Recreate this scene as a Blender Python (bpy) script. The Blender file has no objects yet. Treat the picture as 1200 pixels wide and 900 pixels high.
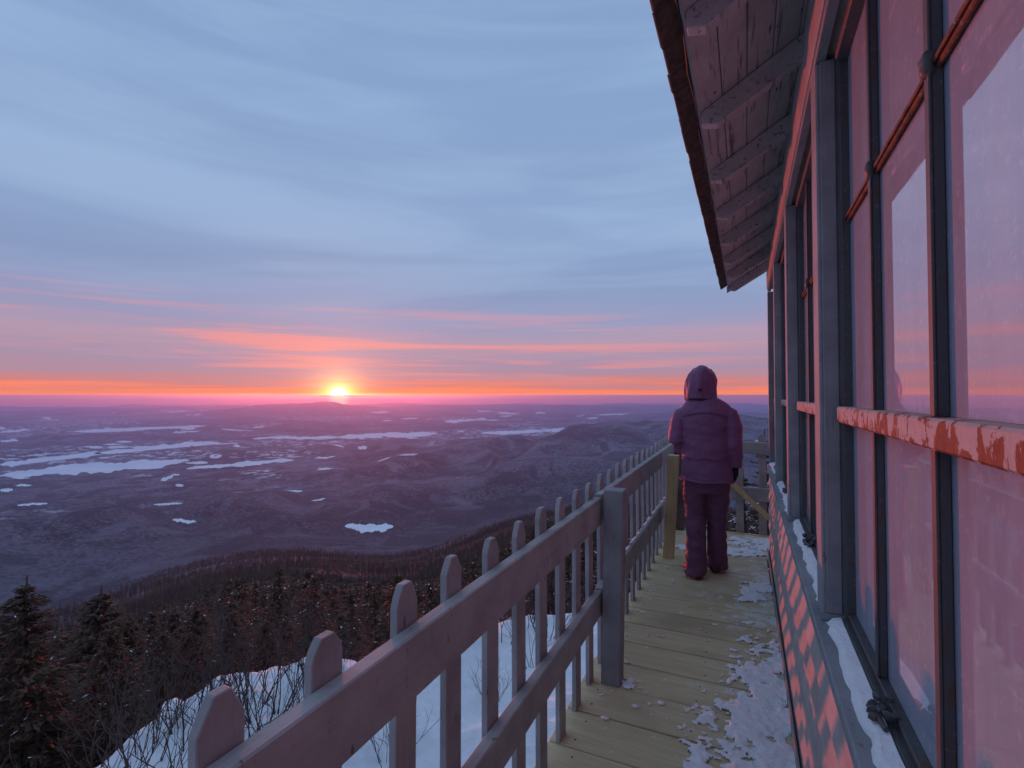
import bpy, bmesh, math, random
import numpy as np
from mathutils import Vector, Matrix, noise as mnoise

R = math.radians
S = bpy.context.scene
COL = S.collection
random.seed(11)
rng = np.random.default_rng(7)

# ------------------------------------------------------------------ camera
H_EYE = 1.48
YAW, PITCH = 24.608, 1.273
cam_d = bpy.data.cameras.new("camera")
cam = bpy.data.objects.new("camera", cam_d)
COL.objects.link(cam)
cam.location = (0, 0, H_EYE)
cam.rotation_euler = (R(90 + PITCH), 0, R(YAW))
cam_d.sensor_width = 36
cam_d.lens = 585 / 1200 * 36
cam_d.clip_start = 0.03
cam_d.clip_end = 200000
S.camera = cam
S.render.resolution_x, S.render.resolution_y = 1024, 768

S.render.engine = 'CYCLES'
S.view_settings.view_transform = 'Standard'
S.view_settings.look = 'None'
S.view_settings.exposure = 0.2
S.view_settings.gamma = 1
S.view_settings.use_curve_mapping = False
S.cycles.use_denoising = True
S.cycles.max_bounces = 6
S.cycles.volume_bounces = 1
S.cycles.transparent_max_bounces = 8
S.cycles.sample_clamp_indirect = 4

# ------------------------------------------------------------------ node helper
def lin(r, g, b):
    f = lambda c: (c / 255 / 12.92) if c / 255 <= .04045 else ((c / 255 + .055) / 1.055) ** 2.4
    return (f(r), f(g), f(b), 1)

class NT:
    def __init__(s, tree):
        s.t = tree
    def n(s, typ, ins=None, **kw):
        nd = s.t.nodes.new(typ)
        for k, v in kw.items():
            setattr(nd, k, v)
        for k, v in (ins or {}).items():
            s.set(nd.inputs[k], v)
        return nd
    def set(s, sock, v):
        if isinstance(v, bpy.types.NodeSocket):
            s.t.links.new(v, sock)
        elif isinstance(v, bpy.types.Node):
            s.t.links.new(v.outputs[0], sock)
        else:
            if isinstance(v, (tuple, list)) and len(v) == 3 and sock.type == 'RGBA':
                v = (*v, 1)
            sock.default_value = v
    def m(s, op, a, b=None, c=None, clamp=False):
        nd = s.n('ShaderNodeMath', operation=op, use_clamp=clamp)
        s.set(nd.inputs[0], a)
        if b is not None: s.set(nd.inputs[1], b)
        if c is not None: s.set(nd.inputs[2], c)
        return nd.outputs[0]
    def vm(s, op, a, b=None):
        nd = s.n('ShaderNodeVectorMath', operation=op)
        s.set(nd.inputs[0], a)
        if b is not None: s.set(nd.inputs[1], b)
        return nd.outputs['Value'] if op in ('DOT_PRODUCT', 'LENGTH') else nd.outputs[0]
    def mix(s, fac, a, b, blend='MIX'):
        nd = s.n('ShaderNodeMix', data_type='RGBA', blend_type=blend)
        s.set(nd.inputs[0], fac); s.set(nd.inputs[6], a); s.set(nd.inputs[7], b)
        return nd.outputs[2]
    def rng(s, v, a, b, c=0., d=1., smooth=False):
        nd = s.n('ShaderNodeMapRange', clamp=True)
        if smooth: nd.interpolation_type = 'SMOOTHSTEP'
        for i, x in enumerate((v, a, b, c, d)): s.set(nd.inputs[i], x)
        return nd.outputs[0]
    def ramp(s, fac, stops):
        nd = s.n('ShaderNodeValToRGB')
        cr = nd.color_ramp
        while len(cr.elements) < len(stops): cr.elements.new(1)
        for e, (p, c) in zip(cr.elements, stops):
            e.position = p; e.color = c if len(c) == 4 else (*c, 1)
        s.set(nd.inputs[0], fac)
        return nd.outputs[0]
    def noise(s, vec, scale, detail=4, rough=.55, dist=0., out=0):
        nd = s.n('ShaderNodeTexNoise')
        if vec is not None: s.set(nd.inputs['Vector'], vec)
        nd.inputs['Scale'].default_value = scale
        nd.inputs['Detail'].default_value = detail
        nd.inputs['Roughness'].default_value = rough
        nd.inputs['Distortion'].default_value = dist
        return nd.outputs[out]
    def scale(s, vec, sx, sy, sz, loc=(0, 0, 0)):
        nd = s.n('ShaderNodeMapping')
        s.set(nd.inputs[0], vec)
        nd.inputs['Scale'].default_value = (sx, sy, sz)
        nd.inputs['Location'].default_value = loc
        return nd.outputs[0]
    def bump(s, h, strength=.3, dist=.01):
        nd = s.n('ShaderNodeBump')
        nd.inputs['Strength'].default_value = strength
        nd.inputs['Distance'].default_value = dist
        s.set(nd.inputs['Height'], h)
        return nd.outputs[0]

# ------------------------------------------------------------------ sun + sky
SUN_AZ, SUN_EL = -43.74, -0.28           # where the disc stands in the sky
SUNV = Vector((math.sin(R(SUN_AZ)) * math.cos(R(SUN_EL)), math.cos(R(SUN_AZ)) * math.cos(R(SUN_EL)), math.sin(R(SUN_EL))))
sl = bpy.data.lights.new("sun", 'SUN')
sun = bpy.data.objects.new("sun", sl)
COL.objects.link(sun)
sl.energy = 2.6
sl.angle = R(1.3)
sl.color = (1.0, 0.12, 0.06)
LEL = 0.12
lv = Vector((math.sin(R(SUN_AZ)) * math.cos(R(LEL)), math.cos(R(SUN_AZ)) * math.cos(R(LEL)), math.sin(R(LEL))))
sun.rotation_euler = lv.to_track_quat('Z', 'Y').to_euler()

world = bpy.data.worlds.new("World")
S.world = world
world.use_nodes = True
wt = world.node_tree
for n_ in list(wt.nodes): wt.nodes.remove(n_)
W = NT(wt)
tc = W.n('ShaderNodeTexCoord')
D = W.vm('NORMALIZE', tc.outputs['Generated'])
sep = W.n('ShaderNodeSeparateXYZ', {0: D})
dx, dy, dz = sep.outputs
elev = W.m('MULTIPLY', W.m('ARCSINE', dz), 180 / math.pi)
# soft warble of the cloud bands
pz = W.m('ADD', W.m('MAXIMUM', dz, -0.015), 0.07)
comb = W.n('ShaderNodeCombineXYZ', {0: W.m('DIVIDE', dx, pz), 1: W.m('DIVIDE', dy, pz), 2: 0.0})
rot = W.n('ShaderNodeMapping')
W.set(rot.inputs[0], comb.outputs[0]); rot.inputs['Rotation'].default_value = (0, 0, R(-24.6)); rot.inputs['Scale'].default_value = (.16, .55, 1)
n1 = W.noise(rot.outputs[0], 1.1, 5, .55, .5)
n2 = W.noise(rot.outputs[0], 0.5, 4, .5, .3)
az_sun = W.vm('DOT_PRODUCT', D, (math.sin(R(SUN_AZ)), math.cos(R(SUN_AZ)), 0))
wob = W.m('MULTIPLY', W.m('SUBTRACT', n2, .5), W.rng(elev, 2, 14, .3, 5.0))
az0 = W.m('MULTIPLY', W.m('ARCTAN2', dx, dy), 180 / math.pi)
hb = W.noise(W.n('ShaderNodeCombineXYZ', {0: W.m('MULTIPLY', az0, .045), 1: W.m('MULTIPLY', elev, 1.5), 2: 4.0}).outputs[0], 1.0, 5, .6, .4)
wob = W.m('ADD', wob, W.m('MULTIPLY', W.m('SUBTRACT', hb, .42), W.m('MULTIPLY', W.rng(elev, -.3, .9, 0, 4.0), W.rng(elev, 9, 4))))
el2 = W.m('ADD', elev, wob)
t = W.m('POWER', W.m('MAXIMUM', W.m('DIVIDE', W.m('ADD', el2, 2), 92), 0), .5)
P = lambda e: ((e + 2) / 92) ** .5
warm = W.ramp(t, [(0, lin(120, 100, 140)), (P(-1.1), lin(170, 100, 110)), (P(-.75), lin(236, 110, 84)), (P(-.1), lin(244, 132, 84)), (P(.7), lin(228, 124, 98)),
                  (P(1.5), lin(192, 120, 118)), (P(2.6), lin(162, 128, 146)), (P(4.2), lin(150, 132, 158)), (P(6.0), lin(166, 138, 158)), (P(7.5), lin(146, 138, 168)), (P(9.5), lin(136, 140, 174)), (P(12.5), lin(124, 142, 178)),
                  (P(16.5), lin(133, 159, 194)), (P(20), lin(136, 164, 200)), (P(24), lin(127, 157, 194)), (P(31), lin(123, 158, 197)), (P(39), lin(119, 154, 193)), (P(60), lin(146, 182, 222)), (1, lin(160, 196, 236))])
cool = W.ramp(t, [(0, lin(110, 105, 140)), (P(0), lin(140, 125, 160)), (P(5), lin(152, 134, 168)), (P(10), lin(152, 156, 194)), (P(20), lin(140, 168, 208)), (P(40), lin(140, 176, 216)), (P(60), lin(148, 184, 224)), (1, lin(160, 196, 236))])
base = W.mix(W.rng(az_sun, -.5, .45, smooth=True), cool, warm)
# streaks: lighter / darker, pinker near the horizon
st = W.rng(n1, .3, .72, smooth=True)
base = W.mix(W.rng(elev, 3, 14, 0, .16), base, W.mix(st, W.mix(.5, base, lin(118, 130, 165)), W.mix(.45, base, lin(172, 186, 208))))
azd = W.m('MULTIPLY', W.m('ARCTAN2', dx, dy), 180 / math.pi)
bv = W.n('ShaderNodeCombineXYZ', {0: W.m('MULTIPLY', azd, .030), 1: W.m('MULTIPLY', elev, .62), 2: 2.0})
bands = W.noise(bv.outputs[0], 1.0, 4, .55, .4)
bv2 = W.n('ShaderNodeCombineXYZ', {0: W.m('MULTIPLY', azd, .022), 1: W.m('MULTIPLY', elev, .20), 2: 7.0})
bands2 = W.noise(bv2.outputs[0], 1.0, 4, .55, .5)
base = W.mix(W.m('MULTIPLY', W.rng(bands2, .36, .66, smooth=True), W.rng(elev, 5, 12, 0, .55)), W.mix(W.rng(elev, 5, 12, 0, .5), base, lin(122, 140, 178)), W.mix(.5, base, lin(158, 180, 210)))
bm = W.m('MULTIPLY', W.rng(bands, .47, .62, smooth=True), W.m('MULTIPLY', W.rng(elev, .5, 3), W.m('MULTIPLY', W.rng(elev, 11, 6), W.rng(az_sun, .62, 1.0))))
base = W.mix(W.m('MULTIPLY', bm, .6), base, lin(236, 136, 126))
# thin overcast in front of the physical sky
sky = W.n('ShaderNodeTexSky', sky_type='NISHITA', sun_disc=False)
sky.sun_elevation = R(LEL); sky.sun_rotation = R(SUN_AZ); sky.altitude = 960; sky.air_density = 1.2; sky.dust_density = 2
nish = W.vm('SCALE', sky.outputs[0]); nish.node.inputs['Scale'].default_value = 0.1
base = W.mix(.94, nish, base)
# sun disc, its aureole and the lit cloud streak
SD = W.vm('DOT_PRODUCT', D, tuple(SUNV))
ang = W.m('MULTIPLY', W.m('ARCCOSINE', W.m('MINIMUM', SD, 1.0)), 180 / math.pi)
halo = W.m('EXPONENT', W.m('MULTIPLY', ang, -1 / .95))
halo2 = W.m('EXPONENT', W.m('MULTIPLY', ang, -1 / 5.0))
disc = W.rng(ang, 1.35, .45, smooth=True)
de = W.m('SUBTRACT', elev, SUN_EL + .08)
de = W.m('ADD', de, W.m('MULTIPLY', W.m('SUBTRACT', n1, .5), .35))
streak = W.m('MULTIPLY', W.m('EXPONENT', W.m('MULTIPLY', W.m('MULTIPLY', de, de), -1 / .05)), W.m('EXPONENT', W.m('MULTIPLY', ang, -1 / 8.0)))
def sc(col, f):
    nd = W.n('ShaderNodeVectorMath', operation='SCALE'); nd.inputs[0].default_value = col; W.set(nd.inputs['Scale'], f); return nd.outputs[0]
tot = W.vm('ADD', base, sc((4.6, 2.2, .45), halo))
tot = W.vm('ADD', tot, sc((.34, .08, .015), halo2))
tot = W.vm('ADD', tot, sc((3.6, 2.0, .35), streak))
tot = W.vm('ADD', tot, sc((4.0, 3.2, 1.6), disc))
bg = W.n('ShaderNodeBackground', {0: tot, 1: 1.12})
wo = W.n('ShaderNodeOutputWorld', {0: bg.outputs[0]})

# ------------------------------------------------------------------ materials
def mat(name, fn):
    m = bpy.data.materials.new(name); m.use_nodes = True
    t_ = m.node_tree
    for n in list(t_.nodes): t_.nodes.remove(n)
    N = NT(t_)
    out = N.n('ShaderNodeOutputMaterial')
    p = N.n('ShaderNodeBsdfPrincipled')
    N.t.links.new(p.outputs[0], out.inputs[0])
    fn(N, p)
    return m
def setp(N, p, **kw):
    names = {'base': 'Base Color', 'rough': 'Roughness', 'normal': 'Normal', 'metal': 'Metallic', 'spec': 'Specular IOR Level', 'coat': 'Coat Weight', 'crough': 'Coat Roughness', 'cior': 'Coat IOR', 'sheen': 'Sheen Weight'}
    for k, v in kw.items(): N.set(p.inputs[names[k]], v)
def objc(N): return N.n('ShaderNodeTexCoord').outputs['Object']
def objrand(N): return N.n('ShaderNodeObjectInfo').outputs['Random']
def wpos(N): return N.n('ShaderNodeNewGeometry').outputs['Position']

def f_paint(col, chip=(.10, .075, .06), amount=.70, grain=(26, 26, 26)):
    def f(N, p):
        v = wpos(N)
        a = N.noise(v, 6, 5, .6); b = N.noise(v, 60, 4, .6); c = N.noise(N.scale(v, 30, 30, 9), 1, 4, .65)
        base = N.mix(N.rng(a, .3, .7), tuple(x * .72 for x in col), tuple(min(1, x * 1.12) for x in col))
        base = N.mix(N.m('MULTIPLY', N.rng(b, .55, .8), .3), base, tuple(x * .6 for x in col))
        base = N.mix(N.m('MULTIPLY', N.rng(c, amount, amount + .05), .8), base, chip)
        gr = N.noise(N.scale(v, *grain), 1, 6, .68, .25)
        base = N.mix(N.m('MULTIPLY', N.rng(gr, .58, .72), .45), base, tuple(x * .5 for x in col))
        base = N.mix(N.m('MULTIPLY', N.rng(gr, .40, .30), .3), base, tuple(min(1, x * 1.3) for x in col))
        setp(N, p, base=base, rough=.62, normal=N.bump(N.m('ADD', N.m('MULTIPLY', gr, 1.4), N.m('ADD', N.m('MULTIPLY', b, .6), N.m('MULTIPLY', c, .5))), .35, .005), spec=.35)
    return f
M = {}
M['paint'] = mat('grey_paint', f_paint((.335, .345, .35), amount=.655, grain=(60, 2.2, 60)))
M['trim'] = mat('trim_paint', f_paint((.265, .285, .305), amount=.66, grain=(60, 60, 3)))
M['picket'] = mat('picket_paint', f_paint((.335, .345, .35), amount=.645, grain=(60, 60, 3)))
M['wall'] = mat('wall_paint', f_paint((.42, .40, .40), amount=.78, grain=(40, 2, 40)))
def f_soffit(N, p):
    v = wpos(N)
    a = N.noise(N.scale(v, 40, 2.5, 40), 1, 5, .7); b = N.noise(v, 9, 4, .6); c = N.noise(N.scale(v, 50, 9, 50), 1, 3, .6)
    base = N.mix(N.rng(b, .3, .7), (.40, .35, .35), (.52, .46, .46))
    base = N.mix(N.m('MULTIPLY', N.rng(a, .56, .66), .75), base, (.07, .055, .05))
    base = N.mix(N.m('MULTIPLY', N.rng(c, .66, .7), .9), base, (.03, .025, .025))
    setp(N, p, base=base, rough=.75, normal=N.bump(a, .4, .004), spec=.2)
M['soffit'] = mat('weathered_soffit_paint', f_soffit)
def f_wood(col, dark, along='x', stain=True):
    def f(N, p):
        v = wpos(N); r = objrand(N)
        v = N.vm('ADD', v, N.n('ShaderNodeCombineXYZ', {0: N.m('MULTIPLY', r, 37.), 1: 0.0, 2: 0.0}).outputs[0])
        s_ = {'x': (1.6, 24, 24), 'z': (24, 24, 1.6)}[along]
        g = N.noise(N.scale(v, *s_), 1, 5, .65, .6); fine = N.noise(N.scale(v, *[k * 4 for k in s_]), 1, 3, .6)
        big = N.noise(v, 2.2, 3, .5)
        base = N.mix(N.rng(g, .32, .7), col, dark)
        base = N.mix(N.m('MULTIPLY', N.rng(fine, .45, .75), .35), base, tuple(x * .6 for x in dark))
        base = N.mix(N.m('MULTIPLY', r, .35), base, tuple(x * .75 for x in col))
        if stain:
            base = N.mix(N.m('MULTIPLY', N.rng(big, .52, .7), .35), base, (.20, .14, .08))
            k = N.noise(N.scale(v, 7, 16, 7), 1, 2, .5)
            base = N.mix(N.m('MULTIPLY', N.rng(k, .74, .79), .9), base, (.05, .035, .022))
            sp = N.noise(v, 55, 2, .5)
            base = N.mix(N.m('MULTIPLY', N.rng(sp, .74, .78), .6), base, (.55, .55, .6))
        if stain:      # dry snow dusted over the boards along the cabin wall
            sx = N.n('ShaderNodeSeparateXYZ', {0: wpos(N)})
            dn = N.noise(wpos(N), 9, 8, .72); dn2 = N.noise(wpos(N), 1.7, 3, .5)
            near = N.rng(sx.outputs[0], -.42, .16, -.16, .07)
            dm = N.rng(N.m('ADD', N.m('ADD', dn, near), N.rng(dn2, .35, .65, -.14, .05)), .47, .66)
            base = N.mix(N.m('MULTIPLY', dm, .8), base, (.80, .81, .85))
        setp(N, p, base=base, rough=.7, normal=N.bump(g, .3, .004), spec=.3)
    return f
M['deck'] = mat('treated_deck_wood', f_wood((.68, .595, .37), (.54, .455, .27)))
M['newwood'] = mat('fresh_yellow_wood', f_wood((.56, .48, .26), (.45, .35, .17), 'z', False))
def f_steel(N, p):
    v = wpos(N)
    a = N.noise(N.scale(v, 40, 40, 14), 1, 5, .7); b = N.noise(v, 90, 3, .6)
    base = N.mix(N.rng(a, .52, .62), (.075, .08, .088), (.10, .06, .045))
    base = N.mix(N.m('MULTIPLY', N.rng(b, .6, .7), .6), base, (.16, .165, .18))
    setp(N, p, base=base, rough=.55, normal=N.bump(a, .5, .003), spec=.4)
M['steel'] = mat('old_painted_steel', f_steel)
def f_rust(N, p):
    v = wpos(N)
    a = N.noise(N.scale(v, 30, 22, 30), 1, 5, .7); b = N.noise(v, 70, 3, .6)
    base = N.mix(N.rng(a, .42, .6), (.21, .078, .042), (.08, .036, .026))
    base = N.mix(N.m('MULTIPLY', N.rng(b, .62, .68), .6), base, (.34, .30, .29))
    setp(N, p, base=base, rough=.7, normal=N.bump(a, .5, .003), spec=.25)
M['rust'] = mat('rusty_steel', f_rust)
def f_rustpaint(N, p):
    v = wpos(N)
    a = N.noise(N.scale(v, 18, 18, 14), 1, 9, .68, 1.2); b = N.noise(v, 60, 3, .6)
    sz = N.n('ShaderNodeSeparateXYZ', {0: v}).outputs[2]
    a2 = N.m('ADD', a, N.rng(sz, 1.445, 1.40, -.04, .06))
    base = N.mix(N.rng(b, .3, .7), (.38, .34, .325), (.46, .42, .40))
    base = N.mix(N.rng(a2, .515, .535), base, N.mix(N.rng(b, .35, .65), (.23, .068, .034), (.16, .05, .028)))
    base = N.mix(N.rng(a2, .66, .70), base, (.12, .04, .025))
    setp(N, p, base=base, rough=.65, normal=N.bump(a2, .4, .003), spec=.3)
M['rustpaint'] = mat('peeling_paint_over_rust', f_rustpaint)
def f_snow(N, p):
    v = wpos(N)
    a = N.noise(v, 14, 5, .6); b = N.noise(v, 80, 3, .6); c = N.noise(v, 1.6, 5, .55)
    base = N.mix(N.rng(a, .3, .7), (.76, .78, .82), (.87, .88, .90))
    setp(N, p, base=base, rough=.55, normal=N.bump(N.m('ADD', N.m('MULTIPLY', a, .8), N.m('ADD', N.m('MULTIPLY', b, .25), N.m('MULTIPLY', c, 2.))), .6, .03), spec=.25)
M['snow'] = mat('snow', f_snow)
def f_pane(N, p):
    v = wpos(N)
    a = N.noise(v, 5, 5, .6); st_ = N.noise(N.scale(v, 14, 14, 1.2), 1, 4, .6, .3); b = N.noise(v, 60, 4, .65)
    base = N.mix(N.rng(st_, .35, .7), (.37, .41, .52), (.44, .47, .57))
    base = N.mix(N.m('MULTIPLY', N.rng(a, .5, .68), .5), base, (.38, .34, .38))
    base = N.mix(N.m('MULTIPLY', N.rng(b, .56, .72), .6), base, (.62, .62, .68))
    fr = N.rng(N.noise(v, 26, 5, .7), .42, .75)
    setp(N, p, base=base, rough=.6, spec=0.0, coat=1.0, crough=N.m('ADD', N.m('MULTIPLY', fr, .05), .004), cior=3.3)
M['pane'] = mat('whitewashed_window_glass', f_pane)
def simple(name, col, rough=.7, var=.25, scale=20, spec=.3, bump=.2, bd=.003):
    def f(N, p):
        v = wpos(N); a = N.noise(v, scale, 4, .6)
        setp(N, p, base=N.mix(N.rng(a, .3, .7), tuple(x * (1 - var) for x in col), tuple(min(1, x * (1 + var)) for x in col)), rough=rough, spec=spec, normal=N.bump(a, bump, bd))
    return mat(name, f)
M['shingle'] = simple('brown_shingle', (.095, .064, .054), .85, .4, 30, .15, .5)
M['darkwood'] = simple('dark_old_timber', (.12, .10, .095), .8, .3, 14)
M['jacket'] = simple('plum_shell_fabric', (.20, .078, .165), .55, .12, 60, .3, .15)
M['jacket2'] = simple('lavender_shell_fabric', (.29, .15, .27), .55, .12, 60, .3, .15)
M['pants'] = simple('dark_plum_trouser_fabric', (.14, .058, .112), .6, .12, 60, .25, .2)
M['glove'] = simple('black_glove', (.015, .014, .018), .7)
M['boot'] = simple('dark_red_boot', (.10, .022, .024), .6)
M['sole'] = simple('black_rubber', (.02, .02, .022), .7)
M['skin'] = simple('skin', (.50, .32, .25), .5)
M['hair'] = simple('brown_hair', (.05, .03, .02), .6)
M['needle'] = None
def f_needle(N, p):
    v = wpos(N); r = objrand(N)
    a = N.noise(v, 2.4, 3, .6); b = N.noise(v, 18, 3, .6)
    base = N.mix(N.rng(a, .35, .68), (.050, .035, .026), (.118, .076, .050))
    base = N.mix(N.m('MULTIPLY', N.rng(b, .5, .7), .5), base, (.095, .060, .040))
    base = N.mix(N.m('MULTIPLY', r, .5), base, (.075, .050, .034))
    setp(N, p, base=base, rough=.7, spec=.15)
M['needle'] = mat('spruce_needles', f_needle)
M['bark'] = simple('bark', (.075, .055, .045), .85, .35, 30, .15, .6, .01)
M['twig'] = simple('bare_twigs', (.085, .06, .055), .85, .3, 20, .15)
M['rime'] = simple('rime_snow', (.78, .79, .83), .6, .08, 25)
M['rock'] = simple('granite', (.20, .19, .19), .85, .3, 8, .2, .8, .03)
M['wire'] = simple('black_wire', (.03, .025, .025), .5)

# ------------------------------------------------------------------ mesh + object helpers
def link(o, parent=None):
    COL.objects.link(o)
    if parent is not None: o.parent = parent
    return o
def tag(o, label=None, cat=None, group=None, kind=None):
    if label: o['label'] = label
    if cat: o['category'] = cat
    if group: o['group'] = group
    if kind: o['kind'] = kind
    return o
def empty(name, loc=(0, 0, 0), rz=0.):
    o = bpy.data.objects.new(name, None); o.empty_display_size = .1
    o.location = loc; o.rotation_euler = (0, 0, rz)
    return link(o)
def me_from(name, verts, faces, mats, idx=None, smooth=False):
    me = bpy.data.meshes.new(name)
    me.from_pydata(verts, [], faces)
    for m in (mats if isinstance(mats, (list, tuple)) else [mats]): me.materials.append(m)
    if idx is not None: me.polygons.foreach_set('material_index', np.asarray(idx, dtype=np.int32))
    if smooth: me.polygons.foreach_set('use_smooth', [True] * len(me.polygons))
    me.update()
    return me
def ob(name, me, parent=None, loc=(0, 0, 0), rot=(0, 0, 0)):
    o = bpy.data.objects.new(name, me); o.location = loc; o.rotation_euler = rot
    return link(o, parent)
def bm_obj(name, bm, m, parent=None, smooth=False, **k):
    me = bpy.data.meshes.new(name); bm.normal_update(); bm.to_mesh(me); bm.free()
    for x in (m if isinstance(m, (list, tuple)) else [m]): me.materials.append(x)
    if smooth: me.polygons.foreach_set('use_smooth', [True] * len(me.polygons))
    return ob(name, me, parent, **k)
def bbox(bm, x0, x1, y0, y1, z0, z1, bev=.003, mi=0):
    r = bmesh.ops.create_cube(bm, size=1)
    vs = r['verts']
    for v in vs:
        v.co = Vector(((x0 + x1) / 2 + v.co.x * (x1 - x0), (y0 + y1) / 2 + v.co.y * (y1 - y0), (z0 + z1) / 2 + v.co.z * (z1 - z0)))
    fs = list({f for v in vs for f in v.link_faces})
    for f in fs: f.material_index = mi
    if bev:
        es = list({e for v in vs for e in v.link_edges})
        bmesh.ops.bevel(bm, geom=es, offset=min(bev, (x1 - x0) * .3, (y1 - y0) * .3, (z1 - z0) * .3), segments=1, affect='EDGES', profile=.5)
def box(name, x0, x1, y0, y1, z0, z1, m, parent=None, bev=.003, **k):
    bm = bmesh.new(); bbox(bm, x0, x1, y0, y1, z0, z1, bev)
    return bm_obj(name, bm, m, parent, **k)
def prism(bm, pts, off):
    a = [bm.verts.new(p) for p in pts]; b = [bm.verts.new(Vector(p) + Vector(off)) for p in pts]
    n = len(pts)
    bm.faces.new(a[::-1]); bm.faces.new(b)
    for i in range(n): bm.faces.new((a[i], a[(i + 1) % n], b[(i + 1) % n], b[i]))
    bmesh.ops.recalc_face_normals(bm, faces=bm.faces[:])
def tube_geo(pts, rad, seg=5):
    V, F = [], []
    pts = [Vector(p) for p in pts]
    for i, p in enumerate(pts):
        d = (pts[min(i + 1, len(pts) - 1)] - pts[max(i - 1, 0)]).normalized()
        u = d.cross(Vector((.31, .17, .93))).normalized(); w = d.cross(u)
        r = rad[i] if isinstance(rad, (list, tuple)) else rad
        for k in range(seg):
            a = 2 * math.pi * k / seg
            V.append(tuple(p + u * (r * math.cos(a)) + w * (r * math.sin(a))))
    for i in range(len(pts) - 1):
        for k in range(seg):
            F.append((i * seg + k, i * seg + (k + 1) % seg, (i + 1) * seg + (k + 1) % seg, (i + 1) * seg + k))
    F.append(tuple(range(seg))[::-1]); F.append(tuple(range((len(pts) - 1) * seg, len(pts) * seg)))
    return V, F
class Geo:
    def __init__(s): s.V, s.F, s.I = [], [], []
    def add(s, V, F, mi=0):
        o = len(s.V); s.V += V; s.F += [tuple(i + o for i in f) for f in F]; s.I += [mi] * len(F)
    def mesh(s, name, mats, smooth=False): return me_from(name, s.V, s.F, mats, s.I, smooth)

# ------------------------------------------------------------------ numpy noise
_perm = rng.permutation(4096)
_val = rng.random(4096)
def vnoise(x, y):
    xi, yi = np.floor(x).astype(np.int64), np.floor(y).astype(np.int64)
    fx, fy = x - xi, y - yi
    fx, fy = fx * fx * (3 - 2 * fx), fy * fy * (3 - 2 * fy)
    h = lambda a, b: _val[_perm[(_perm[a & 4095] + b) & 4095]]
    return (h(xi, yi) * (1 - fx) + h(xi + 1, yi) * fx) * (1 - fy) + (h(xi, yi + 1) * (1 - fx) + h(xi + 1, yi + 1) * fx) * fy
def fbm(x, y, o=4, g=.5):
    s, a, t_ = 0, 1., 0
    for i in range(o):
        s = s + a * vnoise(x * 2 ** i + 17.3 * i, y * 2 ** i - 9.1 * i); t_ += a; a *= g
    return s / t_

# ------------------------------------------------------------------ terrain
VALLEY = -700.
def pol(az, d):                       # azimuth (deg, clockwise from +Y) and distance
    return (d * math.sin(R(az)), d * math.cos(R(az)))
# frozen lakes: azimuth 0, depression tan 0, az 1, depression 1, half width (tangent units)
def px_dir(x, y):                     # survey of the view: bearing and slope of a sight line
    c, s = math.cos(R(YAW)), math.sin(R(YAW)); cp, sp = math.cos(R(PITCH)), math.sin(R(PITCH))
    u, v = (x - 600) / 585, (450 - y) / 585
    f = cp - v * sp; z = sp + v * cp
    return (u * c - f * s, u * s + f * c, z)
def on_level(x, y, z):
    d = px_dir(x, y); k = (z - H_EYE) / d[2]
    return (d[0] * k, d[1] * k)
LAKES = [((2, 557), (222, 540), 5.5), ((0, 544), (120, 531), 4.2), ((110, 531), (254, 519), 3.4), ((86, 506), (246, 499), 2.8), ((218, 549), (345, 539), 2.4), ((296, 514), (400, 512), 1.8), ((395, 512), (512, 508), 3.3),
         ((357, 539), (415, 534), 2.2), ((429, 538), (500, 530), 2.4), ((404, 618), (461, 618), 4.4), ((597, 543), (636, 537), 3.2), ((521, 494), (571, 491), 2.2), ((563, 508), (640, 505), 2.0), ((632, 504), (742, 503), 3.0),
         ((494, 560), (520, 557), 1.8), ((535, 557), (557, 556), 2.3), ((517, 551), (546, 547), 1.3), ((188, 563), (206, 556), 2.), ((20, 592), (56, 590), 1.4), ((180, 591), (214, 590), 1.2), ((202, 609), (230, 612), 2.0), ((0, 575), (15, 574), 2.0),
         ((0, 506), (36, 504), 1.4), ((0, 517), (22, 516), 1.2), ((365, 587), (400, 582), 1.0), ((202, 507), (220, 506), 1.2), ((296, 501), (310, 500), .8), ((470, 491), (490, 490), .8), ((586, 488), (600, 487), .8)]
lake_world = []
for (a, b, w) in LAKES:
    (x0, y0), (x1, y1) = on_level(*a, VALLEY + 2), on_level(*b, VALLEY + 2)
    lake_world.append((x0, y0, x1, y1, w))
HILLS = [  # bearing, distance, height above the valley, radial and lateral half widths
    (6, 5200, 330, 1500, 2300), (20, 6500, 230, 1800, 1900), (-15, 5600, 120, 900, 1300), (-22, 3900, 90, 300, 700), (-9, 3500, 150, 500, 650),
    (-42, 3600, 75, 260, 900), (-54, 3250, 85, 350, 800), (-68, 3500, 80, 300, 800), (-30, 4600, 110, 420, 1200), (-47, 6600, 90, 400, 1400), (-62, 7600, 90, 500, 1600),
    (-50, 21000, 260, 2500, 2600), (-44, 22500, 190, 2500, 2500), (-30, 26000, 170, 2500, 5000), (-14, 24000, 230, 2500, 3500), (-64, 27000, 130, 2500, 4000), (2, 17000, 170, 2500, 3500)]
D_PTS = np.log(np.array([1, 6.4, 7.4, 9, 12, 25, 60, 150, 400, 1000, 2300, 2650, 4e4]))
Z_PTS = np.array([-1.55, -1.85, -2.5, -4.3, -6.0, -12.0, -25.5, -57, -133, -300, -650, VALLEY, VALLEY])
A_D = np.log(np.array([10, 25, 60, 150, 400, 1000, 2300, 2650, 2750])); A_T = np.array([.62, .53, .44, .385, .335, .30, .283, .2645, .2551])
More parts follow.
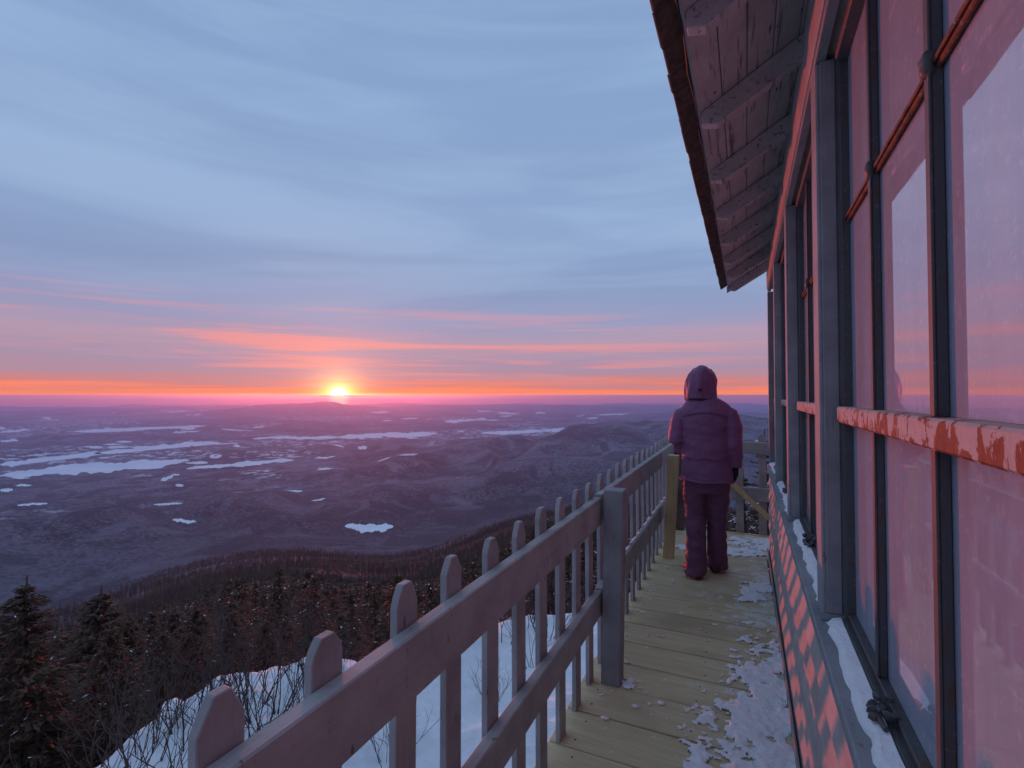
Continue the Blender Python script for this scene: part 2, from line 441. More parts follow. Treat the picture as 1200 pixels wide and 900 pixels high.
def height(x, y):
    x = np.asarray(x, float); y = np.asarray(y, float)
    d = np.hypot(x, y) + 1e-6
    az = np.degrees(np.arctan2(x, y))
    right = np.clip((az + 34) / 26, 0, 1); right = right * right * (3 - 2 * right)
    back = np.clip((np.abs(az + 25) - 75) / 30, 0, 1)
    r0 = 1 + .28 * right + .06 * np.sin(az * .21) + back * .5 - .02 * np.clip((-46 - az) / 8, 0, 1)
    dd = np.maximum(d / r0, 1)
    z = np.interp(np.log(dd), D_PTS, Z_PTS)
    za = H_EYE - dd * np.interp(np.log(dd), A_D, A_T)       # steady slope: the sight line never quite leaves it
    w12 = np.clip((dd - 10) / 5, 0, 1)
    z = np.where(dd > 2750, VALLEY, z * (1 - w12) + np.maximum(za, VALLEY) * w12)
    m = np.clip(1 - (d - 700) / 1500, 0, 1)
    z = z * (1 - .13 * right * m * np.clip((d - 8) / 20, 0, 1))
    s1 = np.clip((d - 30) / 300, 0, 1)
    z = z + s1 * (fbm(x / 260, y / 260, 4) - .5) * 30 * np.clip(d / 1100, 0, 1) * np.clip(1 - (d - 1800) / 800, .25, 1)
    near = np.clip((d - 1.5) / 3, 0, 1) * np.clip(1 - (d - 50) / 60, 0, 1)
    z = z + near * ((fbm(x / 2.1 + 5, y / 2.1, 3) - .5) * .30 + (fbm(x / .55, y / .3, 4, .6) - .5) * .22 * np.clip((14 - d) / 4, 0, 1) + (fbm(x / 9, y / 9 + 3, 3) - .5) * 1.2 * np.clip((d - 6) / 8, 0, 1))
    # snowy hummock by the edge of the summit
    for (a, dist, hgt, rad) in ((-39.5, 6.9, .22, .7), (-33, 7.8, .45, 1.1)):
        px, py = pol(a, dist)
        z = z + hgt * np.exp(-((x - px) ** 2 + (y - py) ** 2) / rad ** 2)
    vall = np.clip((d - 2300) / 900, 0, 1)
    hill = np.maximum(fbm(x / 2600 + 3, y / 2600, 5) - .45, 0) * 400
    hill = hill + np.maximum(fbm(x / 700 + 1, y / 700 + 8, 3) - .45, 0) * 55
    lk = np.ones_like(d)
    for (x0, y0, x1, y1, w) in lake_world:
        L2 = (x1 - x0) ** 2 + (y1 - y0) ** 2
        tt = np.clip(((x - x0) * (x1 - x0) + (y - y0) * (y1 - y0)) / L2, 0, 1)
        cx, cy = x0 + tt * (x1 - x0), y0 + tt * (y1 - y0)
        cd = np.hypot(cx, cy)
        # keep the sight line to each lake low: narrow across, longer along the line of sight
        rx = (x - cx) * cx / cd + (y - cy) * cy / cd; tx = (x - cx) * cy / cd - (y - cy) * cx / cd
        q = np.hypot(rx / (cd * .16), tx / (cd * .03 + 60))
        lk = np.minimum(lk, np.clip((q - .45) / .9, 0, 1))
    z = z + vall * hill * lk
    for hi, (a, dist, hgt, rr, rt) in enumerate(HILLS):
        px, py = pol(a, dist)
        u = ((x - px) * px + (y - py) * py) / dist; v = ((x - px) * py - (y - py) * px) / dist
        g = hgt * np.exp(-(u / rr) ** 2 - (v / rt) ** 2) * (.8 + .5 * (fbm(x / 600, y / 600, 4) - .3))
        z = z + g * np.where((d > 2400) & (hi > 2), lk, 1) * np.clip((d - 1500) / 900, 0, 1)
    return z
def gz(x, y): return float(height(np.array([x]), np.array([y]))[0])

az_list = np.concatenate([np.arange(-180, -78, 3.), np.arange(-78, 30, .19), np.arange(30, 180, 3.)])
d_list = np.concatenate([[.02], np.exp(np.linspace(math.log(.7), math.log(4.0), 60))[:-1], np.exp(np.linspace(math.log(4.0), math.log(13), 190))[:-1], np.exp(np.linspace(math.log(13), math.log(2200), 150)), np.exp(np.linspace(math.log(2200), math.log(38500), 190))[1:]])
A, DD = np.meshgrid(np.radians(az_list), d_list)
gx, gy = DD * np.sin(A), DD * np.cos(A)
gzv = height(gx.ravel(), gy.ravel())
verts = np.stack([gx.ravel(), gy.ravel(), gzv], 1)
nr, nc = A.shape
i = np.arange(nr - 1)[:, None] * nc; j = np.arange(nc)[None, :]; j2 = (j + 1) % nc
quads = np.stack([(i + j), (i + nc + j), (i + nc + j2), (i + j2)], -1).reshape(-1, 4)
me = bpy.data.meshes.new('ground')
me.vertices.add(len(verts)); me.vertices.foreach_set('co', verts.ravel())
me.loops.add(quads.size); me.loops.foreach_set('vertex_index', quads[:, ::-1].ravel().astype(np.int32))
me.polygons.add(len(quads)); me.polygons.foreach_set('loop_start', np.arange(0, quads.size, 4, dtype=np.int32))
me.polygons.foreach_set('use_smooth', np.ones(len(quads), dtype=bool))
me.update(calc_edges=True); me.validate()
def f_ground(N, p):
    v = wpos(N)
    sp = N.n('ShaderNodeSeparateXYZ', {0: v})
    flat = N.n('ShaderNodeCombineXYZ', {0: sp.outputs[0], 1: sp.outputs[1], 2: 0.0}).outputs[0]
    d = N.vm('LENGTH', flat)
    # woods: conifers, bare hardwoods with snow between, clearings
    a = N.noise(v, .0010, 6, .62, .4); b = N.noise(v, .009, 6, .7); c = N.noise(v, .05, 4, .7); e = N.noise(v, .00042, 5, .6)
    wood = N.mix(N.rng(a, .45, .55), (.026, .024, .034), (.13, .108, .138))
    wood = N.mix(N.m('MULTIPLY', N.rng(b, .46, .68), .65), wood, (.19, .16, .18))
    wood = N.mix(N.m('MULTIPLY', N.rng(c, .48, .68), .75), wood, (.27, .25, .29))
    wood = N.mix(N.m('MULTIPLY', N.rng(c, .50, .34), .85), wood, (.014, .014, .016))
    pt = N.noise(v, .0022, 4, .55, 1.2)
    wood = N.mix(N.m('MULTIPLY', N.rng(pt, .50, .55), .62), wood, (.022, .021, .03))
    pt2 = N.noise(v, .0031, 4, .6, .8)
    wood = N.mix(N.m('MULTIPLY', N.rng(pt2, .57, .63), .5), wood, (.24, .22, .27))
    wood = N.mix(N.rng(d, 2600, 4600, .45, 0), wood, (.022, .018, .022))
    clear = N.m('MULTIPLY', N.m('MULTIPLY', N.rng(e, .485, .52), N.rng(b, .54, .57)), N.rng(sp.outputs[2], -640, -675))
    wood = N.mix(N.m('MULTIPLY', clear, N.rng(d, 3500, 5000, 0, .9)), wood, (.72, .74, .80))
    f1 = N.noise(v, 2.0, 4, .6); f2 = N.noise(v, 14, 4, .6); f3 = N.noise(v, .35, 4, .6); f4 = N.noise(v, 70, 3, .6)
    snow = N.mix(N.rng(f1, .3, .7), (.66, .68, .73), (.80, .81, .84))
    floor = N.mix(N.rng(f3, .45, .58), (.06, .045, .04), snow)
    col = N.mix(N.rng(d, 7.5, 13, smooth=True), snow, floor)
    col = N.mix(N.rng(d, 60, 420, smooth=True), col, wood)
    hgt = N.m('ADD', N.m('MULTIPLY', f1, 1.2), N.m('ADD', N.m('MULTIPLY', f2, .2), N.m('MULTIPLY', f4, .04)))
    b1 = N.bump(hgt, .55, .10)
    setp(N, p, base=col, rough=.75, spec=.12, normal=b1)
M['ground'] = mat('winter_ground', f_ground)
me.materials.append(M['ground'])
g_ob = ob('ground', me); tag(g_ob, kind='structure')

# frozen lakes
def f_lake(N, p):
    v = wpos(N)
    a = N.noise(v, .004, 5, .6)
    setp(N, p, base=N.mix(N.rng(a, .3, .7), (.68, .72, .79), (.86, .87, .90)), rough=.6, spec=.2)
M['lake'] = mat('snow_covered_ice', f_lake)
for li, (a, b, w) in enumerate(LAKES):
    n = 120; pts = []
    for k in range(n):
        th = 2 * math.pi * k / n
        tt = .5 + .5 * math.cos(th)
        env = max(0., 1 - abs(2 * tt - 1) ** 2.6) ** .55
        px = a[0] + (b[0] - a[0]) * tt
        cy = a[1] + (b[1] - a[1]) * tt + (mnoise.noise((tt * 4, li * 7.7, .3))) * w * .6
        wob_ = 1 + .75 * mnoise.noise((tt * 7 + 9 * (math.sin(th) > 0), li * 3.1, 0)) + .45 * mnoise.noise((tt * 22, li + 5 * (math.sin(th) > 0), 2)) + .3 * mnoise.noise((tt * 60, li + 5 * (math.sin(th) > 0), 4))
        py = cy + math.copysign(1, math.sin(th)) * w * env * max(.15, wob_)
        X, Y = on_level(px, py, VALLEY + 2)
        pts.append((X, Y, VALLEY + 2.0))
    lo = ob('frozen_lake', me_from('frozen_lake', pts, [tuple(range(n))], M['lake'])); tag(lo, kind='structure')

rf = random.Random(21)
for q in range(64):
    u = rf.random()
    fyx = 483 + 95 * u ** 2.2; fxx = rf.uniform(-40, 880 if fyx < 500 else 640)
    wpx = rf.uniform(4, 17) * (1 if fyx < 520 else .7); hpx = rf.uniform(.35, .9) * (1 + (fyx - 483) / 90)
    pts = []
    for k in range(22):
        th = 2 * math.pi * k / 22
        rr_ = .75 + .7 * rf.random()
        X, Y = on_level(fxx + wpx * math.cos(th) * rr_, fyx + hpx * math.sin(th) * rr_, VALLEY + 12)
        pts.append((X, Y))
    zz = height(np.array([p[0] for p in pts]), np.array([p[1] for p in pts]))
    if zz.max() > VALLEY + 130: continue
    fo = ob('snow_field', me_from('snow_field', [(p[0], p[1], float(z_) + 5) for p, z_ in zip(pts, zz)], [tuple(range(22))], M['lake'])); tag(fo, kind='structure')

# haze: the air over the valley
hz_bm = bmesh.new(); bbox(hz_bm, -39500, 39500, -39500, 39500, VALLEY - 40, 9.5, 0)
def f_haze():
    m = bpy.data.materials.new('haze_air'); m.use_nodes = True
    for n in list(m.node_tree.nodes): m.node_tree.nodes.remove(n)
    N = NT(m.node_tree)
    pv = N.n('ShaderNodeVolumePrincipled')
    pv.inputs['Color'].default_value = (.58, .62, 1.0, 1)
    pv.inputs['Density'].default_value = 5.6e-5
    pv.inputs['Anisotropy'].default_value = .74
    o = N.n('ShaderNodeOutputMaterial'); N.t.links.new(pv.outputs[0], o.inputs['Volume'])
    return m
hz = bm_obj('haze', hz_bm, f_haze()); tag(hz, kind='stuff')

# ------------------------------------------------------------------ deck
deck = empty('deck'); tag(deck, kind='structure')
DX0, DX1 = -.765, .20
yb = 2.042 - .2525 * 14
k = 0
while yb < 5.84:
    y1 = min(yb + .2525, 5.875)
    x1 = DX1 if y1 < 5.32 else 2.4
    dz_ = random.uniform(-.002, .002)
    b = box('board', DX0 + random.uniform(-.008, .008), x1, yb + .0048, y1 - .0048, -.038 + dz_, dz_, M['deck'], deck, .003)
    # screw heads
    bm = bmesh.new()
    for xx in (-.66, -.2, .14):
        for q in (.06, .19):
            r_ = bmesh.ops.create_cone(bm, cap_ends=True, segments=6, radius1=.0045, radius2=.0045, depth=.003)
            bmesh.ops.translate(bm, verts=r_['verts'], vec=(xx + random.uniform(-.02, .02), yb + q + random.uniform(-.01, .01), dz_ + .0002))
    bm_obj('screws', bm, M['steel'], b)
    yb += .2525; k += 1
box('rim_joist', -.745, -.705 - .003, -1.5, 5.872, -.24, -.042, M['darkwood'], deck)
box('end_joist', -.70, 2.4, 5.83, 5.87, -.24, -.042, M['darkwood'], deck)
box('edge_board', -.62, 2.4, 5.885, 5.925, -.12, .004, M['newwood'], deck)
for xx in (-.3, .1):
    box('joist', xx - .02, xx + .02, -1.5, 5.82, -.24, -.042, M['darkwood'], deck)
for xx, yy in ((-.68, -1.0), (-.68, 2.6), (-.68, 5.7), (.12, 2.6), (.12, 5.7), (2.2, 5.7)):
    zb = gz(xx, yy)
    box('support_post', xx - .05, xx + .05, yy - .05, yy + .05, zb - .3, -.245, M['darkwood'], deck)

# ------------------------------------------------------------------ railings
def picket_mesh(w, t_, z0, z1, axis, v):
    h = w / 2; bm = bmesh.new()
    rr = random.Random(v)
    c1, c2 = rr.uniform(.036, .05), rr.uniform(.008, .014)
    prof = [(-h, z0), (h, z0), (h, z1 - c1), (h * .80, z1 - c1 * .52), (h * .42, z1), (-h * .42, z1), (-h * .80, z1 - c1 * .52), (-h, z1 - c1)] if v % 3 else [(-h, z0), (h, z0), (h, z1 - c1), (h * .36, z1), (-h * .36, z1), (-h, z1 - c1)]
    if axis == 'y': prism(bm, [(0, y, z) for y, z in prof], (-t_, 0, 0))
    else: prism(bm, [(x, 0, z) for x, z in prof], (0, t_, 0))
    bmesh.ops.bevel(bm, geom=[e for e in bm.edges], offset=.002, segments=1, affect='EDGES')
    me = bpy.data.meshes.new('picket'); bm.to_mesh(me); bm.free(); me.materials.append(M['picket'])
    return me
rail_t = empty('railing', (-.67, 2.6, 0)); tag(rail_t, 'long grey picket railing along the left edge of the walkway', 'railing')
def part(name, x0, x1, y0, y1, z0, z1, m, par, o=(-.67, 2.6, 0), bev=.004):
    return box(name, x0 - o[0], x1 - o[0], y0 - o[1], y1 - o[1], z0 - o[2], z1 - o[2], m, par, bev)
pm = [picket_mesh(.078, .021, -.14, 1.032, 'y', s) for s in range(5)]
for kk in range(-7, 25):
    yc = .505 + .2265 * kk
    if yc > 5.84: break
    o = ob('picket', pm[kk % 5], rail_t, (-.0425, yc - 2.6 + random.uniform(-.006, .006), random.uniform(-.01, .01)), (random.uniform(-.008, .008), 0, 0))
for (y0, y1, dz_) in ((-1.4, 2.598, 0), (2.602, 5.88, .014)):
    part('rail', -.711, -.671, y0, y1, .797 + dz_, .942 + dz_, M['paint'], rail_t)
    part('rail', -.711, -.671, y0, y1, .332 - dz_, .456 + dz_ * .5, M['paint'], rail_t)
pp = box('post', -.049, .049, -.047, .047, -.02, .985, M['trim'], rail_t, .005, loc=(.051, .0, .006), rot=(0, R(1.3), 0))
part('post', -.668, -.572, -.72, -.62, .002, .985, M['trim'], rail_t)
np_ = box('post', -.046, .046, -.045, .045, -.02, .93, M['newwood'], rail_t, .004, loc=(.058, 2.165, .006), rot=(0, R(3.2), 0)); np_['label'] = 'new unpainted yellow wood post'
part('post', -.668, -.575, 5.77, 5.86, .002, 1.0, M['darkwood'], rail_t)

er = empty('railing', (.3, 5.9, 0)); tag(er, 'short grey picket railing across the far end of the walkway', 'railing')
oo = (.3, 5.9, 0)
pe = [picket_mesh(.074, .021, -.12, 1.072, 'x', s + 9) for s in range(3)]
for kk in range(-2, 10):
    ob('picket', pe[kk % 3], er, (-.02 + .2227 * kk - .3, .032, random.uniform(-.008, .008)))
part('rail', -.57, 2.4, 5.887, 5.927, .853, .981, M['paint'], er, oo)
part('rail', -.57, 2.4, 5.887, 5.927, .36, .50, M['paint'], er, oo)
br = box('brace', -.34, .34, -.016, .016, -.026, .026, M['newwood'], er, .003, loc=(-.225, -.04, .372), rot=(0, R(44), 0)); br['label'] = 'unpainted yellow diagonal brace'
part('post', 2.3, 2.39, 5.79, 5.88, .002, 1.0, M['trim'], er, oo)

# ------------------------------------------------------------------ cabin
cab = empty('lookout_cabin', (.19, 0, 0), -math.atan(.009))
tag(cab, 'grey mountain lookout cabin with rusty steel windows under a wide eave', 'cabin')
Y0, Y1 = -2.0, 5.25
DEP = 4.6
box('wall', .022, .09, Y0, Y1, .012, .80, M['wall'], cab, .004)
NCO = 6
for q in range(NCO):
    z0 = .016 + q * (.784 / NCO); z1 = z0 + .784 / NCO
    yy = Y0
    while yy < Y1 - .01:
        L = random.uniform(1.6, 2.6)
        y1 = Y1 if Y1 - yy - L < .6 else yy + L
        bm = bmesh.new()
        prism(bm, [(-.014, 0, z0), (.006, 0, z0), (.021, 0, z1 - .0015), (.014, 0, z1 - .0015)], (0, y1 - yy - .002, 0))
        bm_obj('siding_board', bm, M['wall'], cab, loc=(random.uniform(-.0015, .0015), yy, 0))
        yy = y1
box('base_trim', -.026, -.0155, Y0, Y1 + .01, .002, .055, M['trim'], cab, .002)
box('foundation', .03, DEP - .03, Y0 + .03, Y1 - .03, -2.6, .008, M['rock'], cab, 0)
box('wall', .094, DEP, Y1 - .09, Y1, .012, 3.0, M['wall'], cab, .004)
box('wall', .094, DEP, Y0, Y0 + .09, .012, 3.0, M['wall'], cab, .004)
box('wall', DEP - .09, DEP, Y0 + .094, Y1 - .094, .012, 2.6, M['wall'], cab, .004)
box('sill', -.020, .105, Y0, Y1 + .012, .803, .838, M['trim'], cab, .004)
box('header', -.006, .115, Y0, Y1 + .006, 2.474, 2.625, M['wall'], cab, .004)
box('frieze_board', .012, .10, Y0, Y1, 2.628, 2.80, M['soffit'], cab, .003)
box('header_molding', .0, .03, Y0, Y1, 2.452, 2.4725, M['trim'], cab, .003)
PER = 1.225
posts_y = [-.92, .33] + [1.68 + PER * q for q in range(0, 4)]
for q, py in enumerate(posts_y):
    last = q == 5
    y1 = min(py + .115, Y1 - .002) if not last else Y1
    bm = bmesh.new()
    bbox(bm, .002, .062, py, y1, .84, 2.45, .004)
    bbox(bm, .0645, .11, py + .001, y1 - .002, .84, 2.45, .003)
    bbox(bm, .012, .05, py - .006, py - .0005, .862, 2.45, .002)
    bm_obj('post', bm, M['trim'], cab)
    box('post_foot', -.004, .066, py - .006, py + .0, .8385, .86, M['trim'], cab, .002)
# windows
def window(ya, yb_, seed):
    rr = random.Random(seed)
    w = empty('window'); w.parent = cab
    g = .078
    zs = [.862, 1.404, 1.448, 1.962, 1.986, 2.45]
    m2 = yb_ - .355; m1 = m2 - .387
    # sash frame
    box('jamb', .056, g + .012, ya, ya + .022, .84, 2.452, M['steel'], w, .002)
    box('jamb', .056, g + .012, yb_ - .02, yb_, .84, 2.452, M['steel'], w, .002)
    bm = bmesh.new()
    bbox(bm, .044, g + .012, ya + .023, yb_ - .021, .8385, .862, .004); bbox(bm, .059, g + .012, ya + .023, yb_ - .021, .8645, .876, .002)
    bm_obj('bottom_rail', bm, M['steel'], w)
    bm = bmesh.new(); bbox(bm, .046, g + .012, ya + .023, yb_ - .021, 2.425, 2.4515, .003)
    bm_obj('head_rail', bm, M['steel'], w)
    for my in (m1, m2):
        bm = bmesh.new()
        for (za, zb) in ((.877, 1.403), (1.4485, 2.424)):
            bbox(bm, .0585, .0625, my - .010, my + .010, za, zb, .0015); bbox(bm, .063, g - .001, my - .0075, my + .0075, za, zb, .001)
        bm_obj('mullion', bm, M['steel'], w)
        bm = bmesh.new(); r_ = bmesh.ops.create_uvsphere(bm, u_segments=10, v_segments=8, radius=.017)
        for v in r_['verts']: v.co.x *= .6; v.co.z *= 1.2; v.co += v.co.normalized() * rr.uniform(-.0025, .0025)
        bm_obj('boss', bm, M['steel'], w, True, loc=(.060, my, 1.974))
    bm = bmesh.new(); bbox(bm, .0685, g - .0015, ya + .023, yb_ - .021, zs[3], zs[4], .003); bbox(bm, .064, .068, ya + .023, yb_ - .021, zs[3] + .008, zs[4] - .008, .001)
    bm_obj('glazing_bar', bm, M['rust'], w)
    bm = bmesh.new(); bbox(bm, .040, g + .012, ya + .004, yb_ - .004, zs[1], zs[2], .004)
    bm_obj('middle_rail', bm, M['rustpaint'], w)
    ys = [ya + .022, m1, m2, yb_ - .02]
    for c in range(3):
        for (za, zb) in ((.877, 1.4035), (1.4485, 1.974), (1.974, 2.43)):
            bm = bmesh.new(); bbox(bm, g, g + .006, ys[c] + .0005, ys[c + 1] - .0005, za, zb - .0005, 0)
            o = bm_obj('pane', bm, M['pane'], w)
            o.rotation_euler = (0, 0, 0)
    # rusty stay and latch lumps on the bottom rail
    G = Geo()
    cy = m2 - .14
    for q in range(14):
        c_ = Vector((.040 + rr.uniform(-.018, .022), cy + rr.uniform(-.03, .03), .874 + rr.uniform(-.012, .02)))
        bm = bmesh.new(); r_ = bmesh.ops.create_icosphere(bm, subdivisions=1, radius=rr.uniform(.006, .014))
        G.add([tuple(v.co * rr.uniform(.7, 1.2) + c_) for v in bm.verts], [tuple(v.index for v in f.verts) for f in bm.faces]); bm.free()
    V_, F_ = tube_geo([(.036, cy - .05, .868), (.026, cy, .872), (.04, cy + .05, .868)], .005, 6); G.add(V_, F_)
    ob('latch', G.mesh('latch', M['steel']), w)
    return w
window(-.78, .325, 38)
for q in range(0, 4):
    window((.575 if q else .45) + PER * q, 1.672 + PER * q if q < 3 else 5.19, q + 40)
window_end = None
# snow lying on the sill
def sill_snow(ya, yb_, seed):
    nx, ny = 9, max(20, int((yb_ - ya) / .018))
    V_, F_ = [], []
    for a in range(ny + 1):
        y = ya + (yb_ - ya) * a / ny
        e0 = -.012 + .026 * fbm(np.array([y * 5.]), np.array([seed * 3.1]), 3)[0] + .014 * (vnoise(np.array([y * 30.]), np.array([seed * 1.]))[0])
        e1 = .0425
        for b in range(nx + 1):
            f = b / nx; x = e0 + (e1 - e0) * f
            th = .016 * min(1, f * 3.2) ** .5 * (.7 + .6 * fbm(np.array([y * 12.]), np.array([x * 22.]), 3)[0]) + .008 * f
            if a in (0, ny): th = 0
            V_.append((x, y, .8385 + th))
    for a in range(ny):
        for b in range(nx):
            q = a * (nx + 1) + b; F_.append((q, q + 1, q + nx + 2, q + nx + 1))
    me_ = me_from('sill_snow', V_, F_, M['snow'], None, True)
    o = ob('sill_snow', me_, None, (.19, 0, 0), (0, 0, -math.atan(.009)))
    return o
for q in range(-1, 4):
    a = 1.68 + PER * (q - 1) + .12
    o = sill_snow(a, 1.68 + PER * q - .012 if q < 3 else 5.22, q + 3)
    tag(o, kind='stuff')

# roof
EX, EZ, SLOPE = -.35, 2.60, .60
roof = empty('roof'); roof.parent = cab
RX = DEP / 2
def rz_(x): return EZ + SLOPE * (x - EX)
YE0, YE1 = -2.4, 5.60
cs = 1 / math.sqrt(1 + SLOPE ** 2)
def slope_slab(x0, x1, y0, y1, lo, hi, m, name, par, bev=.002):
    """a board lying on the roof slope: lo/hi measured square to the slope"""
    bm = bmesh.new()
    L = (x1 - x0) / cs
    bbox(bm, 0, L, y0, y1, lo, hi, bev)
    a = -math.atan(SLOPE)
    return bm_obj(name, bm, m, par, loc=(x0, 0, rz_(x0)), rot=(0, a, 0))
bw = .088
x = EX
nb = 0
while x < .06:
    slope_slab(x + .002, x + bw * 1.0 - .002, YE0, YE1, random.uniform(-.001, .001), .018, M['soffit'], 'soffit_board', roof)
    x += bw; nb += 1
slope_slab(x, RX, YE0, YE1, .002, .018, M['soffit'], 'roof_deck', roof)
yr = 2.11 + .575
rafters = [2.11 + .575 * q for q in range(-7, 7)]
for yy in rafters:
    if yy > YE1 - .02: continue
    bm = bmesh.new()
    x0, x1 = EX + .012, 1.0
    d_ = .085 / cs
    prof = [(x0, 0, rz_(x0) - .003), (x1, 0, rz_(x1) - .003), (x1, 0, rz_(x1) - d_), (x0 + .055, 0, rz_(x0 + .055) - d_), (x0, 0, rz_(x0) - d_ * .55)]
    prism(bm, prof, (0, .042, 0))
    bmesh.ops.bevel(bm, geom=bm.edges[:], offset=.003, segments=1, affect='EDGES')
    bm_obj('rafter', bm, M['soffit'], roof, loc=(0, yy - .021, 0))
# barge rafter + board at the far verge
bm = bmesh.new()
prism(bm, [(EX - .01, 0, rz_(EX - .01) - .004), (RX, 0, rz_(RX) - .004), (RX, 0, rz_(RX) - .11), (EX - .01, 0, rz_(EX - .01) - .06)], (0, .03, 0))
bm_obj('barge_board', bm, M['soffit'], roof, loc=(0, YE1 - .025, 0))
# shingles along the eave, uneven
yy = YE0
k = 0
while yy < YE1 + .02 and k < 160:
    w_ = random.uniform(.07, .17)
    so = slope_slab(EX - random.uniform(.056, .061), EX + .22, yy, min(yy + w_ - .003, YE1 + .05), .0215, .034 + random.uniform(0, .004), M['shingle'], 'shingle', roof, .002)
    yy += w_; k += 1
for row in range(1, 4):
    xr = EX - .03 + .16 * row
    slope_slab(xr, xr + .2, YE0, YE1 + .02, .036 + .006 * row, .044 + .006 * row, M['shingle'], 'shingle_course', roof, .002)
slope_slab(EX + .55, RX, YE0, YE1 + .02, .0385, .07, M['shingle'], 'roof_covering', roof, .004)
bm = bmesh.new()
prism(bm, [(RX, 0, rz_(RX) + .03), (DEP - EX, 0, EZ + .03), (DEP - EX, 0, EZ), (RX, 0, rz_(RX) - .003)], (0, YE1 - YE0, 0))
bm_obj('roof_covering', bm, M['shingle'], roof, loc=(0, YE0, 0))
G = Geo()
wp = []
for q in range(70):
    y = YE0 + (YE1 - YE0) * q / 69
    sag = .012 * abs(math.sin((y - 2.11) / .575 * math.pi))
    wp.append((EX - .006 + .004 * math.sin(q * 1.7), y, EZ - .010 - sag))
V_, F_ = tube_geo(wp, .0028, 5); G.add(V_, F_)
ob('wire', G.mesh('wire', M['wire']), roof)

# ------------------------------------------------------------------ snow on the deck
def snow_sheet(name, blobs, x0, x1, y0, y1, step, seed, hmax=.012):
    xs = np.arange(x0, x1 + step, step); ys = np.arange(y0, y1 + step, step)
    X, Yg = np.meshgrid(xs, ys)
    f = np.full_like(X, -1.)
    for (bx, by, rx, ry) in blobs:
        f = np.maximum(f, 1 - ((X - bx) / rx) ** 2 - ((Yg - by) / ry) ** 2)
    f = f + (fbm(X * 11 + seed, Yg * 11, 4, .65) - .54) * 3.6 + (fbm(X * 45, Yg * 45 + seed, 3) - .5) * 2.2
    z = np.clip(f, 0, 1) ** .6 * hmax * (.5 + fbm(X * 25, Yg * 25 + seed, 3))
    keep = f > 0
    idx = -np.ones(X.shape, int); V_ = []; F_ = []
    ny, nx = X.shape
    for a in range(ny - 1):
        for b in range(nx - 1):
            if keep[a:a + 2, b:b + 2].sum() >= 3:
                q = []
                for (c, d) in ((a, b), (a, b + 1), (a + 1, b + 1), (a + 1, b)):
                    if idx[c, d] < 0:
                        idx[c, d] = len(V_); V_.append((X[c, d], Yg[c, d], .0028 + z[c, d]))
                    q.append(idx[c, d])
                F_.append(tuple(q))
    o = ob(name, me_from(name, V_, F_, M['snow'], None, True)); tag(o, kind='stuff')
    return o
snow_sheet('deck_snow', [(.10, 2.75, .16, .55), (.02, 2.48, .22, .26), (-.02, 2.25, .2, .2), (.12, 2.2, .10, .6), (.16, 1.9, .08, .5), (-.1, 2.1, .12, .14)], -.3, .2, 1.4, 3.5, .0085, 3)
snow_sheet('deck_snow', [(.12, 4.25, .14, .22), (.02, 4.0, .08, .06), (.0, 5.25, .22, .2), (.2, 5.55, .35, .25), (-.5, 5.1, .1, .12)], -.65, .9, 3.7, 5.85, .012, 8)
snow_sheet('deck_snow', [(-.53, 2.62, .05, .06), (.0, 3.35, .05, .05), (-.02, 3.12, .05, .04), (-.06, 3.0, .07, .04), (.03, 3.6, .05, .04)], -.64, .14, 2.5, 3.8, .008, 15, .012)
# crumbs
G = Geo()
rr = random.Random(5)
for q in range(84):
    if q < 30: x_, y_ = rr.uniform(-.68, -.35), rr.uniform(1.7, 2.9)
    elif q < 62: x_, y_ = rr.uniform(-.1, .17), rr.uniform(1.6, 4.6)
    else: x_, y_ = rr.uniform(-.68, .17), rr.uniform(1.6, 5.4)
    s_ = rr.uniform(.003, .016) * (1 if rr.random() < .25 else .5)
    bm = bmesh.new(); bmesh.ops.create_icosphere(bm, subdivisions=1, radius=s_)
    sx, sy = rr.uniform(.8, 2.), rr.uniform(.7, 1.6)
    G.add([(x_ + v.co.x * sx * rr.uniform(.8, 1.2), y_ + v.co.y * sy, .003 + s_ * .3 + v.co.z * .5) for v in bm.verts], [tuple(v.index for v in f.verts) for f in bm.faces]); bm.free()
# snow caught on the rails beyond the post
for q in range(46):
    y_ = rr.uniform(2.75, 5.6); s_ = rr.uniform(.008, .017)
    bm = bmesh.new(); bmesh.ops.create_icosphere(bm, subdivisions=1, radius=s_)
    G.add([(-.692 + v.co.x * .9, y_ + v.co.y * 2.2, .4645 + v.co.z * .6) for v in bm.verts], [tuple(v.index for v in f.verts) for f in bm.faces]); bm.free()
cr = ob('snow_crumbs', G.mesh('snow_crumbs', M['rime'], True)); tag(cr, kind='stuff')

# ------------------------------------------------------------------ person
def loft(secs, seg=20):
    """secs: (centre, half width vec, half depth vec)"""
    V_, F_ = [], []
    for (c, a, b) in secs:
        for k in range(seg):
            t_ = 2 * math.pi * k / seg
            V_.append(tuple(Vector(c) + Vector(a) * math.cos(t_) + Vector(b) * math.sin(t_)))
    for i_ in range(len(secs) - 1):
        for k in range(seg):
            F_.append((i_ * seg + k, i_ * seg + (k + 1) % seg, (i_ + 1) * seg + (k + 1) % seg, (i_ + 1) * seg + k))
    F_.append(tuple(range(seg))[::-1]); F_.append(tuple(range((len(secs) - 1) * seg, len(secs) * seg)))
    return V_, F_
def limb(pts, rads, seg=16, fl=1.):
    secs = []
    pts = [Vector(p) for p in pts]
    for i_, p in enumerate(pts):
        d = (pts[min(i_ + 1, len(pts) - 1)] - pts[max(i_ - 1, 0)]).normalized()
        u = d.cross(Vector((0, 1, 0)) if abs(d.y) < .8 else Vector((1, 0, 0))).normalized(); w = d.cross(u)
        secs.append((p, u * rads[i_], w * rads[i_] * fl))
    return loft(secs, seg)
